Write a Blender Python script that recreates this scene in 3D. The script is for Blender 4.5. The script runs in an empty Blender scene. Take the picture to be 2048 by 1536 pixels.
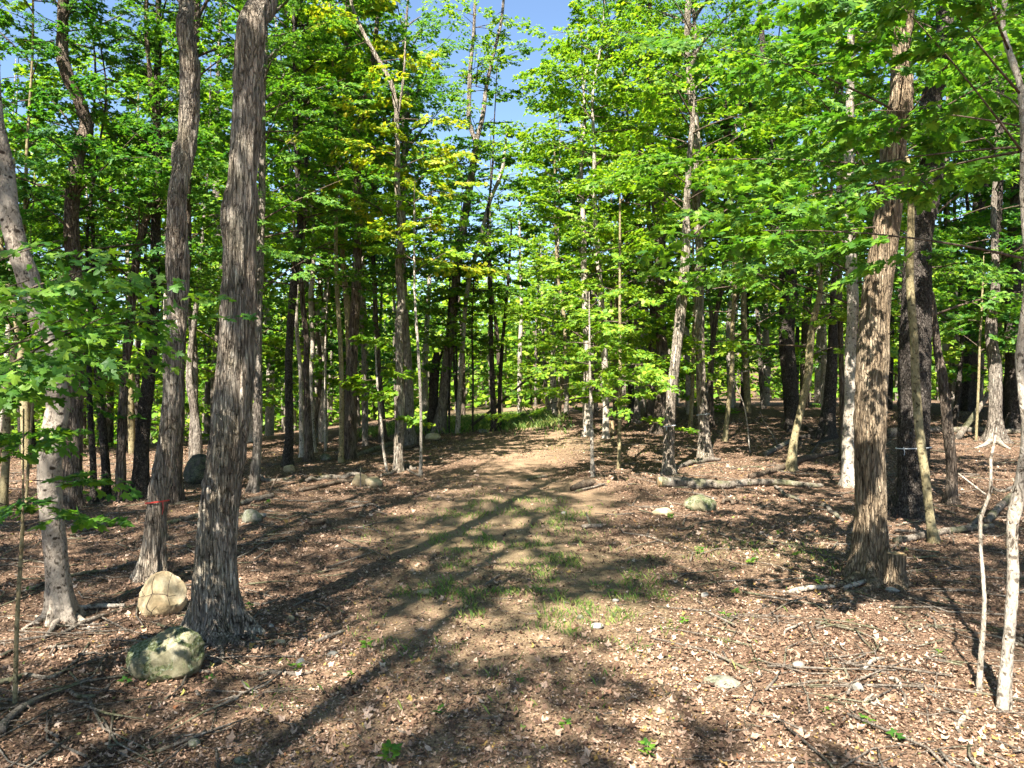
import bpy, math, random
import numpy as np

# ------------------------------------------------------------------ camera, sky, sun, exposure
scene = bpy.context.scene
COL = scene.collection
CAMZ, F = 2.5, 1490.0                      # metres above the ground; focal length in photo pixels (2048 wide)
cam_d = bpy.data.cameras.new('camera'); cam = bpy.data.objects.new('camera', cam_d); COL.objects.link(cam)
cam.location = (0, 0, CAMZ); cam.rotation_euler = (math.radians(90), 0, 0)
cam_d.sensor_width = 36; cam_d.lens = 36 * F / 2048; cam_d.clip_start = 0.05; cam_d.clip_end = 3000
scene.camera = cam

SUN_AZ, SUN_EL = math.radians(21), math.radians(50)      # light travels forwards and to the right
world = bpy.data.worlds.new('World'); scene.world = world; world.use_nodes = True
wn = world.node_tree.nodes; wl = world.node_tree.links
sky = wn.new('ShaderNodeTexSky'); sky.sky_type = 'NISHITA'; sky.sun_disc = False
sky.sun_elevation = SUN_EL; sky.sun_rotation = math.pi + SUN_AZ
sky.air_density = 1.0; sky.dust_density = 0.35; sky.ozone_density = 3.0
wn['Background'].inputs['Strength'].default_value = 0.058
wl.new(sky.outputs[0], wn['Background'].inputs['Color'])
sun_d = bpy.data.lights.new('sun', 'SUN'); sun = bpy.data.objects.new('sun', sun_d); COL.objects.link(sun)
sun_d.energy = 5.0; sun_d.angle = math.radians(0.55); sun_d.color = (1.0, 0.95, 0.86)
sun.rotation_euler = (math.pi / 2 - SUN_EL, 0, -SUN_AZ)
sun.location = (-20, -40, 50)
vs = scene.view_settings
vs.view_transform = 'Standard'; vs.look = 'None'; vs.gamma = 1.0; vs.exposure = 2.27
cy = scene.cycles
cy.max_bounces = 4; cy.diffuse_bounces = 3; cy.glossy_bounces = 1; cy.transmission_bounces = 3
cy.caustics_reflective = False; cy.caustics_refractive = False; cy.sample_clamp_indirect = 8
cy.use_denoising = True; cy.use_light_tree = False; cy.adaptive_threshold = 0.02

# ------------------------------------------------------------------ noise
def _hash(i, j, k, s):
    h = (i * 374761393 + j * 668265263 + k * 1274126177 + s * 974711) & 0xFFFFFFFF
    h = ((h ^ (h >> 13)) * 1103515245) & 0xFFFFFFFF
    h = ((h ^ (h >> 16)) * 2246822519) & 0xFFFFFFFF
    return ((h >> 8) & 0xFFFF) / 32767.5 - 1.0
def noise3(p, s=0):
    p = np.asarray(p, float); i = np.floor(p).astype(np.int64); f = p - i
    u = f * f * (3 - 2 * f); r = 0
    for a in (0, 1):
        wa = u[..., 0] if a else 1 - u[..., 0]
        for b in (0, 1):
            wb = u[..., 1] if b else 1 - u[..., 1]
            for c in (0, 1):
                wc = u[..., 2] if c else 1 - u[..., 2]
                r = r + wa * wb * wc * _hash(i[..., 0] + a, i[..., 1] + b, i[..., 2] + c, s)
    return r
def fbm(p, s=0, o=3):
    p = np.asarray(p, float); r = 0; a = 1.0
    for k in range(o):
        r = r + a * noise3(p * (2.03 ** k), s + k * 7); a *= 0.5
    return r
def smooth(a, b, x):
    t = np.clip((x - a) / (b - a), 0, 1); return t * t * (3 - 2 * t)

# ------------------------------------------------------------------ the lie of the land
def terrain(x, y):
    x = np.asarray(x, float); y = np.asarray(y, float)
    k = 0.050 + 0.034 * np.tanh(x / 9.0)
    s = np.log1p(np.exp((y - 9.8) / 1.5)) * 1.5                 # flat near the camera, then rising
    s = s - np.log1p(np.exp((y - 27.5) / 2.0)) * 2.0           # levels off at the crest
    z = k * s - 0.012 * np.maximum(y - 30, 0) * smooth(30, 44, y)
    z = z - 0.0028 * np.maximum(-x - 6, 0) * np.clip(y - 14, 0, 40)
    q = np.stack([x, y, np.zeros_like(x)], -1)
    z = z + 0.05 * fbm(q * 0.35, 11, 2) + 0.012 * fbm(q * 1.7, 12, 2)
    z = z + 16 * smooth(100, 170, y) * smooth(60, 110, y)
    mound = np.exp(-(((x - 2.2) / 0.9) ** 2 + ((y - 16.0) / 0.7) ** 2)); z = z + 0.22 * mound
    return z
def tz(x, y): return float(terrain(np.array([x]), np.array([y]))[0])
def ray(px, py, Y): return np.array([(px - 1024) / F * Y, Y, CAMZ - (py - 768) / F * Y])
def hit(px, py, far=70.0):
    Ys = np.arange(3.0, far, 0.05)
    d = CAMZ - (py - 768) / F * Ys - terrain((px - 1024) / F * Ys, Ys)
    n = np.nonzero(d <= 0)[0]
    Y = Ys[n[0]] if len(n) else far
    return np.array([(px - 1024) / F * Y, Y, tz((px - 1024) / F * Y, Y)])

# ------------------------------------------------------------------ mesh helpers
def mesh_np(name, V, F4=None, F3=None, smooth_shade=True, face_attr=None, vert_attr=None):
    me = bpy.data.meshes.new(name)
    V = np.asarray(V, np.float32)
    me.vertices.add(len(V)); me.vertices.foreach_set('co', V.ravel())
    idx, start, p = [], [], 0
    for Fa, n in ((F4, 4), (F3, 3)):
        if Fa is not None and len(Fa):
            Fa = np.asarray(Fa, np.int32)
            idx.append(Fa.ravel()); start.append(p + np.arange(len(Fa)) * n); p += Fa.size
    idx = np.concatenate(idx); start = np.concatenate(start).astype(np.int32)
    me.loops.add(len(idx)); me.loops.foreach_set('vertex_index', idx.astype(np.int32))
    me.polygons.add(len(start)); me.polygons.foreach_set('loop_start', start)
    me.polygons.foreach_set('use_smooth', np.full(len(start), smooth_shade, bool))
    for dom, at in (('FACE', face_attr), ('POINT', vert_attr)):
        for k, v in (at or {}).items():
            a = me.attributes.new(k, 'FLOAT', dom); a.data.foreach_set('value', np.asarray(v, np.float32))
    me.update(calc_edges=True)
    return me
def obj(name, me, mat=None, parent=None, loc=None):
    o = bpy.data.objects.new(name, me); COL.objects.link(o)
    if mat is not None and not me.materials: me.materials.append(mat)
    if parent is not None: o.parent = parent
    if loc is not None: o.location = loc
    return o
def tag(o, label, cat, group=None):
    o['label'] = label; o['category'] = cat
    if group: o['group'] = group
    return o
def empty(name, loc, label, cat, group=None):
    o = bpy.data.objects.new(name, None); COL.objects.link(o); o.location = loc; o.empty_display_size = 0.2
    return tag(o, label, cat, group)

def resample(P, R, step):
    """smooth Catmull-Rom resampling of a polyline with radii"""
    P = np.asarray(P, float); R = np.asarray(R, float)
    Q = np.concatenate([P, R[:, None]], 1)
    E = np.concatenate([[2 * Q[0] - Q[1]], Q, [2 * Q[-1] - Q[-2]]])
    out = []
    for i in range(len(Q) - 1):
        a, b, c, d = E[i], E[i + 1], E[i + 2], E[i + 3]
        n = max(1, int(math.ceil(np.linalg.norm(c[:3] - b[:3]) / step)))
        t = (np.arange(n) / n)[:, None]
        out.append(0.5 * (2 * b + (c - a) * t + (2 * a - 5 * b + 4 * c - d) * t * t + (3 * b - a - 3 * c + d) * t ** 3))
    out.append(Q[-1:]); out = np.concatenate(out)
    return out[:, :3], np.maximum(out[:, 3], 0.0008)
def tube(P, R, nu, cap=True, shape=None):
    """returns V, F4, F3 of a tube with nu sides; shape(theta, s, R) -> radius factor array"""
    n = len(P); T = np.gradient(P, axis=0); T /= np.linalg.norm(T, axis=1)[:, None] + 1e-9
    ref = np.array([1.0, 0, 0]) if abs(T[0][0]) < 0.8 else np.array([0, 1.0, 0])
    A = np.zeros((n, 3)); a = ref
    for i in range(n):
        a = a - T[i] * np.dot(a, T[i]); a = a / (np.linalg.norm(a) + 1e-9); A[i] = a
    B = np.cross(T, A)
    th = np.linspace(0, 2 * math.pi, nu, endpoint=False)
    ct, st = np.cos(th), np.sin(th)
    rad = np.repeat(R[:, None], nu, 1)
    if shape is not None: rad = shape(th, P, R, A, B, rad)
    V = P[:, None] + rad[..., None] * (ct[None, :, None] * A[:, None] + st[None, :, None] * B[:, None])
    V = V.reshape(-1, 3)
    i = np.arange(n - 1)[:, None] * nu; j = np.arange(nu)[None]; j2 = (j + 1) % nu
    F4 = np.stack([i + j, i + j2, i + nu + j2, i + nu + j], -1).reshape(-1, 4)
    F3 = None
    if cap:
        k = len(V); V = np.concatenate([V, P[:1], P[-1:]]); jj = np.arange(nu); j3 = (jj + 1) % nu
        F3 = np.concatenate([np.stack([np.full(nu, k), j3, jj], -1),
                             np.stack([np.full(nu, k + 1), (n - 1) * nu + jj, (n - 1) * nu + j3], -1)])
    return V, F4, F3
def merge(parts):
    V, A, B, o = [], [], [], 0
    for v, f4, f3 in parts:
        V.append(v)
        if f4 is not None: A.append(f4 + o)
        if f3 is not None: B.append(f3 + o)
        o += len(v)
    return np.concatenate(V), (np.concatenate(A) if A else None), (np.concatenate(B) if B else None)

# ------------------------------------------------------------------ materials
def new_mat(name):
    m = bpy.data.materials.new(name); m.use_nodes = True
    return m, m.node_tree.nodes, m.node_tree.links
def ramp(nt, stops, fac, links):
    r = nt.new('ShaderNodeValToRGB'); e = r.color_ramp.elements
    while len(e) > 1: e.remove(e[-1])
    e[0].position = stops[0][0]; e[0].color = (*stops[0][1], 1)
    for p, c in stops[1:]:
        q = e.new(p); q.color = (*c, 1)
    links.new(fac, r.inputs[0]); return r
def noise_node(nt, links, vec, scale, detail=4, rough=0.6, dist=0.0):
    n = nt.new('ShaderNodeTexNoise'); n.inputs['Scale'].default_value = scale; n.inputs['Detail'].default_value = detail
    n.inputs['Roughness'].default_value = rough; n.inputs['Distortion'].default_value = dist
    links.new(vec, n.inputs['Vector']); return n
def mapped(nt, links, sc, coord='Object'):
    tc = nt.new('ShaderNodeTexCoord'); oi = nt.new('ShaderNodeObjectInfo')
    mp = nt.new('ShaderNodeMapping'); mp.inputs['Scale'].default_value = sc
    mu = nt.new('ShaderNodeVectorMath'); mu.operation = 'SCALE'; mu.inputs[0].default_value = (37.0, 51.0, 23.0)
    links.new(oi.outputs['Random'], mu.inputs['Scale'])
    ad = nt.new('ShaderNodeVectorMath'); ad.operation = 'ADD'
    links.new(tc.outputs[coord], mp.inputs['Vector']); links.new(mp.outputs[0], ad.inputs[0]); links.new(mu.outputs[0], ad.inputs[1])
    return ad.outputs[0]
def mixc(nt, links, fac, a, b, mode='MIX'):
    m = nt.new('ShaderNodeMix'); m.data_type = 'RGBA'; m.blend_type = mode
    for s, v in ((0, fac), (6, a), (7, b)):
        if isinstance(v, (int, float)): m.inputs[s].default_value = v
        elif isinstance(v, tuple): m.inputs[s].default_value = (*v, 1)
        else: links.new(v, m.inputs[s])
    return m.outputs[2]

def bark(name, base, light, dark, stretch=0.13, scale=30, light_amt=0.35, dark_amt=0.3, bump=1.0, spots=0.0, moss=0.0, plates=None):
    m, nt, lk = new_mat(name); bs = nt['Principled BSDF']; bs.inputs['Roughness'].default_value = 0.95
    bs.inputs['Specular IOR Level'].default_value = 0.1
    v = mapped(nt, lk, (1, 1, stretch)); v2 = mapped(nt, lk, (1, 1, 0.3)); v3 = mapped(nt, lk, (1, 1, 0.7))
    n1 = noise_node(nt, lk, v, scale, 5, 0.65, 1.2); n2 = noise_node(nt, lk, v2, 4.0, 5, 0.65, 0.5); n3 = noise_node(nt, lk, v3, 14, 5, 0.7, 0.5)
    c = ramp(nt, [(0.37, dark), (0.46, base), (0.54, base), (0.66, light)], n1.outputs['Fac'], lk).outputs[0]
    patch = ramp(nt, [(0.48, (0, 0, 0)), (0.60, (1, 1, 1))], n2.outputs['Fac'], lk)
    mu = nt.new('ShaderNodeMath'); mu.operation = 'MULTIPLY'; mu.inputs[1].default_value = light_amt
    lk.new(patch.outputs[0], mu.inputs[0]); c = mixc(nt, lk, mu.outputs[0], c, light)
    dk = ramp(nt, [(0.36, (1, 1, 1)), (0.44, (0, 0, 0))], n3.outputs['Fac'], lk)
    mu2 = nt.new('ShaderNodeMath'); mu2.operation = 'MULTIPLY'; mu2.inputs[1].default_value = dark_amt
    lk.new(dk.outputs[0], mu2.inputs[0]); c = mixc(nt, lk, mu2.outputs[0], c, dark)
    if spots:
        v4 = mapped(nt, lk, (1, 1, 1.5)); vo = nt.new('ShaderNodeTexVoronoi'); vo.inputs['Scale'].default_value = 7; lk.new(v4, vo.inputs['Vector'])
        ad0 = nt.new('ShaderNodeMath'); ad0.operation = 'MULTIPLY_ADD'; ad0.inputs[1].default_value = 0.25; lk.new(n3.outputs['Fac'], ad0.inputs[0]); lk.new(vo.outputs['Distance'], ad0.inputs[2])
        sp = ramp(nt, [(0.27, (1, 1, 1)), (0.36, (0, 0, 0))], ad0.outputs[0], lk)
        mu3 = nt.new('ShaderNodeMath'); mu3.operation = 'MULTIPLY'; mu3.inputs[1].default_value = spots
        lk.new(sp.outputs[0], mu3.inputs[0]); c = mixc(nt, lk, mu3.outputs[0], c, dark)
    if moss:
        n5 = noise_node(nt, lk, v3, 2.2, 3); mm = ramp(nt, [(0.5, (0, 0, 0)), (0.6, (moss,) * 3)], n5.outputs['Fac'], lk)
        c = mixc(nt, lk, mm.outputs[0], c, (0.09, 0.11, 0.03))
    bp = nt.new('ShaderNodeBump'); bp.inputs['Strength'].default_value = min(1.0, bump); bp.inputs['Distance'].default_value = 0.05 * bump
    ad = nt.new('ShaderNodeMath'); ad.operation = 'ADD'; lk.new(n1.outputs['Fac'], ad.inputs[0]); lk.new(n3.outputs['Fac'], ad.inputs[1]); hgt = ad.outputs[0]
    if plates:
        vp = mapped(nt, lk, (1, 1, plates[1])); nz = noise_node(nt, lk, vp, plates[0] * 0.7, 3, 0.6)
        sc = nt.new('ShaderNodeVectorMath'); sc.operation = 'MULTIPLY_ADD'; lk.new(nz.outputs['Color'], sc.inputs[0]); sc.inputs[1].default_value = (1.3 / plates[0],) * 3; lk.new(vp, sc.inputs[2])
        vo2 = nt.new('ShaderNodeTexVoronoi'); vo2.feature = 'DISTANCE_TO_EDGE'; vo2.inputs['Scale'].default_value = plates[0]; lk.new(sc.outputs[0], vo2.inputs['Vector'])
        vo3 = nt.new('ShaderNodeTexVoronoi'); vo3.inputs['Scale'].default_value = plates[0]; lk.new(sc.outputs[0], vo3.inputs['Vector'])
        cr = ramp(nt, [(0.0, (1, 1, 1)), (0.05, (0.7,) * 3), (0.12, (0, 0, 0))], vo2.outputs['Distance'], lk).outputs[0]
        pl = ramp(nt, [(0.0, (0.62,) * 3), (1.0, (1.35,) * 3)], vo3.outputs['Color'], lk).outputs[0]
        c = mixc(nt, lk, 1.0, c, pl, 'MULTIPLY')
        m4 = nt.new('ShaderNodeMath'); m4.operation = 'MULTIPLY'; m4.inputs[1].default_value = plates[2]; lk.new(cr, m4.inputs[0]); c = mixc(nt, lk, m4.outputs[0], c, dark)
        a2 = nt.new('ShaderNodeMath'); a2.operation = 'MULTIPLY_ADD'; a2.inputs[1].default_value = -0.9; lk.new(cr, a2.inputs[0]); lk.new(hgt, a2.inputs[2]); hgt = a2.outputs[0]
    lk.new(c, bs.inputs['Base Color'])
    lk.new(hgt, bp.inputs['Height']); lk.new(bp.outputs[0], bs.inputs['Normal'])
    return m
BARK = {
 'maple':  bark('bark_maple', (0.30, 0.24, 0.18), (0.60, 0.53, 0.43), (0.035, 0.026, 0.019), 0.09, 34, 0.4, 0.7, 1.0, moss=0.15, plates=(34, 0.08, 0.5)),
 'smooth': bark('bark_smooth', (0.23, 0.19, 0.15), (0.37, 0.32, 0.26), (0.03, 0.022, 0.016), 0.6, 26, 0.45, 0.6, 0.6, spots=1.0),
 'dark':   bark('bark_dark', (0.08, 0.065, 0.053), (0.19, 0.165, 0.14), (0.016, 0.013, 0.010), 0.5, 32, 0.2, 0.6, 1.0, plates=(30, 0.5, 0.5)),
 'brown':  bark('bark_brown', (0.15, 0.112, 0.082), (0.32, 0.265, 0.21), (0.024, 0.018, 0.013), 0.10, 30, 0.3, 0.6, 1.0, plates=(34, 0.09, 0.5)),
 'tan':    bark('bark_tan', (0.24, 0.175, 0.11), (0.41, 0.325, 0.225), (0.055, 0.038, 0.024), 0.12, 26, 0.45, 0.45, 1.0, plates=(26, 0.12, 0.5)),
 'pale':   bark('bark_pale', (0.30, 0.255, 0.20), (0.46, 0.41, 0.34), (0.045, 0.033, 0.023), 0.5, 26, 0.5, 0.65, 0.7, spots=0.8),
 'grey':   bark('bark_grey', (0.23, 0.19, 0.15), (0.41, 0.36, 0.295), (0.032, 0.024, 0.018), 0.14, 28, 0.4, 0.65, 0.9, plates=(32, 0.12, 0.45)),
 'olive':  bark('bark_olive', (0.21, 0.17, 0.09), (0.31, 0.265, 0.16), (0.055, 0.04, 0.022), 0.6, 22, 0.35, 0.5, 0.4, spots=0.8),
 'dead':   bark('weathered_wood', (0.14, 0.114, 0.088), (0.29, 0.255, 0.21), (0.028, 0.021, 0.016), 0.3, 24, 0.25, 0.75, 0.8, moss=0.4),
 'twig':   bark('twig_bark', (0.075, 0.054, 0.037), (0.17, 0.135, 0.10), (0.02, 0.015, 0.011), 0.3, 20, 0.2, 0.3, 0.4),
 'wood':   bark('bare_wood', (0.30, 0.20, 0.10), (0.42, 0.32, 0.2), (0.10, 0.06, 0.03), 0.05, 20, 0.35, 0.3, 0.3),
}
def leaf_mat(name, cols, trans=0.48, tcol=1.1):
    m, nt, lk = new_mat(name); bs = nt['Principled BSDF']; out = nt['Material Output']
    at = nt.new('ShaderNodeAttribute'); at.attribute_name = 'rnd'
    c = ramp(nt, [(i / (len(cols) - 1), q) for i, q in enumerate(cols)], at.outputs['Fac'], lk)
    lk.new(c.outputs[0], bs.inputs['Base Color']); bs.inputs['Roughness'].default_value = 0.5; bs.inputs['Specular IOR Level'].default_value = 0.3
    tr = nt.new('ShaderNodeBsdfTranslucent')
    hv = nt.new('ShaderNodeMix'); hv.data_type = 'RGBA'; hv.blend_type = 'MULTIPLY'; hv.inputs[0].default_value = 1
    hv.inputs[7].default_value = (1.35 * tcol, 1.4 * tcol, 0.5 * tcol, 1); lk.new(c.outputs[0], hv.inputs[6]); lk.new(hv.outputs[2], tr.inputs['Color'])
    mx = nt.new('ShaderNodeMixShader'); mx.inputs[0].default_value = trans
    lk.new(bs.outputs[0], mx.inputs[1]); lk.new(tr.outputs[0], mx.inputs[2]); lk.new(mx.outputs[0], out.inputs['Surface'])
    return m
LEAF = {
 'g': leaf_mat('maple_leaf_green', [(0.037, 0.112, 0.017), (0.066, 0.168, 0.02), (0.11, 0.228, 0.024), (0.18, 0.29, 0.029)]),
 'b': leaf_mat('maple_leaf_bright', [(0.068, 0.162, 0.016), (0.12, 0.236, 0.02), (0.185, 0.295, 0.024), (0.275, 0.35, 0.03)]),
 'y': leaf_mat('maple_leaf_yellowing', [(0.10, 0.2, 0.02), (0.2, 0.29, 0.023), (0.32, 0.355, 0.027), (0.42, 0.345, 0.03)]),
 'd': leaf_mat('maple_leaf_deep_green', [(0.025, 0.095, 0.019), (0.044, 0.14, 0.022), (0.07, 0.185, 0.026), (0.12, 0.235, 0.03)]),
}
def litter_mat():
    m, nt, lk = new_mat('dry_leaf'); bs = nt['Principled BSDF']
    at = nt.new('ShaderNodeAttribute'); at.attribute_name = 'rnd'
    c = ramp(nt, [(0.0, (0.038, 0.022, 0.014)), (0.2, (0.095, 0.053, 0.032)), (0.4, (0.18, 0.106, 0.066)), (0.58, (0.275, 0.173, 0.114)),
                  (0.76, (0.37, 0.253, 0.178)), (0.9, (0.46, 0.345, 0.262)), (0.95, (0.27, 0.11, 0.045)), (0.985, (0.32, 0.24, 0.07)), (1.0, (0.14, 0.2, 0.045))], at.outputs['Fac'], lk)
    lk.new(c.outputs[0], bs.inputs['Base Color']); bs.inputs['Roughness'].default_value = 0.75; bs.inputs['Specular IOR Level'].default_value = 0.2
    return m
M_LITTER = litter_mat()
def ground_mat():
    m, nt, lk = new_mat('forest_floor'); bs = nt['Principled BSDF']; bs.inputs['Roughness'].default_value = 1; bs.inputs['Specular IOR Level'].default_value = 0.05
    tc = nt.new('ShaderNodeTexCoord'); v = tc.outputs['Object']
    n1 = noise_node(nt, lk, v, 28, 6, 0.75, 0.5); n2 = noise_node(nt, lk, v, 2.1, 4, 0.6); n3 = noise_node(nt, lk, v, 60, 3, 0.7)
    lit = ramp(nt, [(0.36, (0.022, 0.014, 0.009)), (0.46, (0.085, 0.054, 0.035)), (0.55, (0.17, 0.11, 0.072)), (0.66, (0.29, 0.20, 0.14))], n1.outputs['Fac'], lk).outputs[0]
    dirt = ramp(nt, [(0.34, (0.12, 0.076, 0.044)), (0.5, (0.24, 0.16, 0.098)), (0.66, (0.36, 0.26, 0.17))], n3.outputs['Fac'], lk).outputs[0]
    pa = nt.new('ShaderNodeAttribute'); pa.attribute_name = 'path'; ga = nt.new('ShaderNodeAttribute'); ga.attribute_name = 'green'
    mm = nt.new('ShaderNodeMath'); mm.operation = 'MULTIPLY'; lk.new(pa.outputs['Fac'], mm.inputs[0])
    lk.new(ramp(nt, [(0.35, (0.3,) * 3), (0.6, (1, 1, 1))], n2.outputs['Fac'], lk).outputs[0], mm.inputs[1])
    c = mixc(nt, lk, mm.outputs[0], lit, dirt)
    g2 = nt.new('ShaderNodeMath'); g2.operation = 'MULTIPLY'; lk.new(ga.outputs['Fac'], g2.inputs[0])
    lk.new(ramp(nt, [(0.45, (0, 0, 0)), (0.65, (0.55,) * 3)], n1.outputs['Fac'], lk).outputs[0], g2.inputs[1])
    c = mixc(nt, lk, g2.outputs[0], c, (0.10, 0.14, 0.04))
    lk.new(c, bs.inputs['Base Color'])
    bp = nt.new('ShaderNodeBump'); bp.inputs['Strength'].default_value = 0.7; bp.inputs['Distance'].default_value = 0.03
    lk.new(n1.outputs['Fac'], bp.inputs['Height']); lk.new(bp.outputs[0], bs.inputs['Normal'])
    return m
def rock_mat(name, a, b, c3, moss=0.0):
    m, nt, lk = new_mat(name); bs = nt['Principled BSDF']; bs.inputs['Roughness'].default_value = 0.85; bs.inputs['Specular IOR Level'].default_value = 0.2
    v = mapped(nt, lk, (1, 1, 1)); n1 = noise_node(nt, lk, v, 5, 6, 0.65, 0.3); n2 = noise_node(nt, lk, v, 40, 4, 0.7); n3 = noise_node(nt, lk, v, 6.0, 6, 0.7, 0.8)
    c = ramp(nt, [(0.36, a), (0.5, b), (0.64, c3)], n1.outputs['Fac'], lk).outputs[0]
    c = mixc(nt, lk, 0.35, c, ramp(nt, [(0.3, (0.35,) * 3), (0.7, (1, 1, 1))], n2.outputs['Fac'], lk).outputs[0], 'MULTIPLY')
    if moss:
        mk = ramp(nt, [(0.46, (0, 0, 0)), (0.52, (moss,) * 3)], n3.outputs['Fac'], lk).outputs[0]
        mc = ramp(nt, [(0.38, (0.025, 0.032, 0.014)), (0.52, (0.085, 0.095, 0.035)), (0.66, (0.2, 0.215, 0.165))], n2.outputs['Fac'], lk).outputs[0]
        c = mixc(nt, lk, mk, c, mc)
    lk.new(c, bs.inputs['Base Color'])
    bp = nt.new('ShaderNodeBump'); bp.inputs['Strength'].default_value = 0.5; bp.inputs['Distance'].default_value = 0.015
    ad = nt.new('ShaderNodeMath'); ad.operation = 'ADD'; lk.new(n1.outputs['Fac'], ad.inputs[0]); lk.new(n2.outputs['Fac'], ad.inputs[1])
    lk.new(ad.outputs[0], bp.inputs['Height']); lk.new(bp.outputs[0], bs.inputs['Normal'])
    return m
ROCK = {'tan': rock_mat('tan_rock', (0.26, 0.19, 0.105), (0.41, 0.315, 0.185), (0.52, 0.425, 0.28), 0.18),
        'moss': rock_mat('mossy_rock', (0.10, 0.09, 0.05), (0.175, 0.155, 0.09), (0.27, 0.24, 0.16), 1.0),
        'grey': rock_mat('grey_rock', (0.10, 0.095, 0.075), (0.19, 0.175, 0.14), (0.30, 0.28, 0.23), 0.6),
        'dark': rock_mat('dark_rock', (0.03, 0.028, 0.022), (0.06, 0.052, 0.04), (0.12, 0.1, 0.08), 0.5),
        'white': rock_mat('pale_stone', (0.17, 0.155, 0.125), (0.26, 0.24, 0.2), (0.36, 0.335, 0.29))}
def flat_mat(name, c, rough=0.6):
    m, nt, lk = new_mat(name); bs = nt['Principled BSDF']; bs.inputs['Roughness'].default_value = rough
    v = mapped(nt, lk, (1, 1, 1)); n = noise_node(nt, lk, v, 30, 3)
    lk.new(ramp(nt, [(0.3, tuple(x * 0.7 for x in c)), (0.7, c)], n.outputs['Fac'], lk).outputs[0], bs.inputs['Base Color'])
    return m
M_RED, M_WHITE = flat_mat('red_flagging_ribbon', (0.62, 0.06, 0.04)), flat_mat('white_string', (0.72, 0.74, 0.74))
M_GRASS = leaf_mat('grass_blade', [(0.05, 0.10, 0.02), (0.09, 0.16, 0.03), (0.15, 0.22, 0.04), (0.28, 0.27, 0.09)], 0.3)

# ------------------------------------------------------------------ ground
def path_mask(x, y):
    c = -0.15 + 0.012 * (y - 8) + 0.5 * np.exp(-((y - 24) / 6.0) ** 2)
    w = 1.55 + 0.25 * np.sin(y * 0.6)
    w = w + 0.5 * fbm(np.stack([x * 0.8, y * 0.8, x * 0], -1), 91, 3)
    return 1 - smooth(w * 0.3, w * 1.6, np.abs(x - c))
def green_mask(x, y):
    g = path_mask(x, y) * np.exp(-((y - 10.5) / 3.6) ** 2) * 0.9
    g = g + 0.9 * np.exp(-(((x - 3.4) / 1.6) ** 2 + ((y - 10.6) / 0.9) ** 2))
    g = g + 0.6 * np.exp(-(((x - 1.3) / 1.0) ** 2 + ((y - 8.3) / 0.9) ** 2))
    g = g + 0.5 * np.exp(-(((x - 2.2) / 1.6) ** 2 + ((y - 22) / 2.5) ** 2))
    field = smooth(26.3, 29.5, y) * smooth(-7, -3.5, x) * (1 - smooth(0.6, 2.6, x))
    return np.clip(g + field, 0, 1)
def spaced(pts):
    out = []
    for (a, b, n) in pts: out.append(np.linspace(a, b, n, endpoint=False))
    return np.concatenate(out + [[pts[-1][1]]])
gx = spaced([(-400, -60, 10), (-60, -25, 30), (-25, -10, 60), (-10, 10, 160), (10, 25, 50), (25, 60, 30), (60, 400, 10)])
gy = spaced([(-120, -30, 8), (-30, 3, 25), (3, 12, 100), (12, 32, 110), (32, 70, 40), (70, 600, 16)])
X, Y = np.meshgrid(gx, gy); Z = terrain(X, Y)
near = np.exp(-np.maximum(Y - 5, 0) / 12) * (np.abs(X) < 14) * (Y > 2)
Z = Z + near * 0.012 * noise3(np.stack([X * 6, Y * 6, X * 0], -1), 77)
V = np.stack([X, Y, Z], -1).reshape(-1, 3); nx, ny = len(gx), len(gy)
i = (np.arange(ny - 1)[:, None] * nx + np.arange(nx - 1)[None]).ravel()
me = mesh_np('ground', V, np.stack([i, i + 1, i + nx + 1, i + nx], -1), vert_attr={'path': path_mask(X, Y).ravel(), 'green': green_mask(X, Y).ravel()})
g = obj('ground', me, ground_mat()); g['kind'] = 'structure'; g['label'] = 'brown leaf-covered forest floor with a worn woods track'

# ------------------------------------------------------------------ leaves
LOW_V = np.array([(0, 0, 0), (0.30, -0.48, -0.06), (0.52, -0.20, 0.0), (1, 0, -0.12), (0.52, 0.20, 0.0), (0.30, 0.48, -0.06)])
LOW_F = np.array([(0, 1, 2), (0, 2, 3), (0, 3, 4), (0, 4, 5)])
_o = [(0, 0), (-0.05, -0.40), (0.19, -0.30), (0.44, -0.60), (0.43, -0.20), (0.68, -0.24), (1, 0)]
_o = _o + [(x, -y) for x, y in _o[-2:0:-1]]
HI_V = np.array([(0.28, 0, 0.02)] + [(x, y, -0.10 * abs(y) - 0.10 * x * x) for x, y in _o])
HI_F = np.array([(0, 1 + k, 1 + (k + 1) % len(_o)) for k in range(len(_o))])
CARD_V = np.array([(0, 0, 0), (0.5, -0.42, -0.05), (1, 0, -0.08), (0.5, 0.42, -0.05)]); CARD_F = np.array([(0, 1, 2), (0, 2, 3)])
TEMPL = {'low': (LOW_V, LOW_F), 'hi': (HI_V, HI_F), 'card': (CARD_V, CARD_F)}
def frames(D, N):
    X = D / (np.linalg.norm(D, axis=1)[:, None] + 1e-9)
    Z = N - X * np.sum(N * X, 1)[:, None]; Z /= np.linalg.norm(Z, axis=1)[:, None] + 1e-9
    return np.stack([X, np.cross(Z, X), Z], 1)          # rows are axes
def leaf_mesh(name, P, D, N, S, rnd, lod='low', smooth_shade=False):
    tv, tf = TEMPL[lod]; R = frames(D, N); n = len(P); k = len(tv)
    V = P[:, None] + S[:, None, None] * np.einsum('vj,njk->nvk', tv, R)
    Fc = (np.arange(n) * k)[:, None, None] + tf[None]
    return mesh_np(name, V.reshape(-1, 3), None, Fc.reshape(-1, 3), smooth_shade, {'rnd': np.repeat(rnd, len(tf))})
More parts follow.
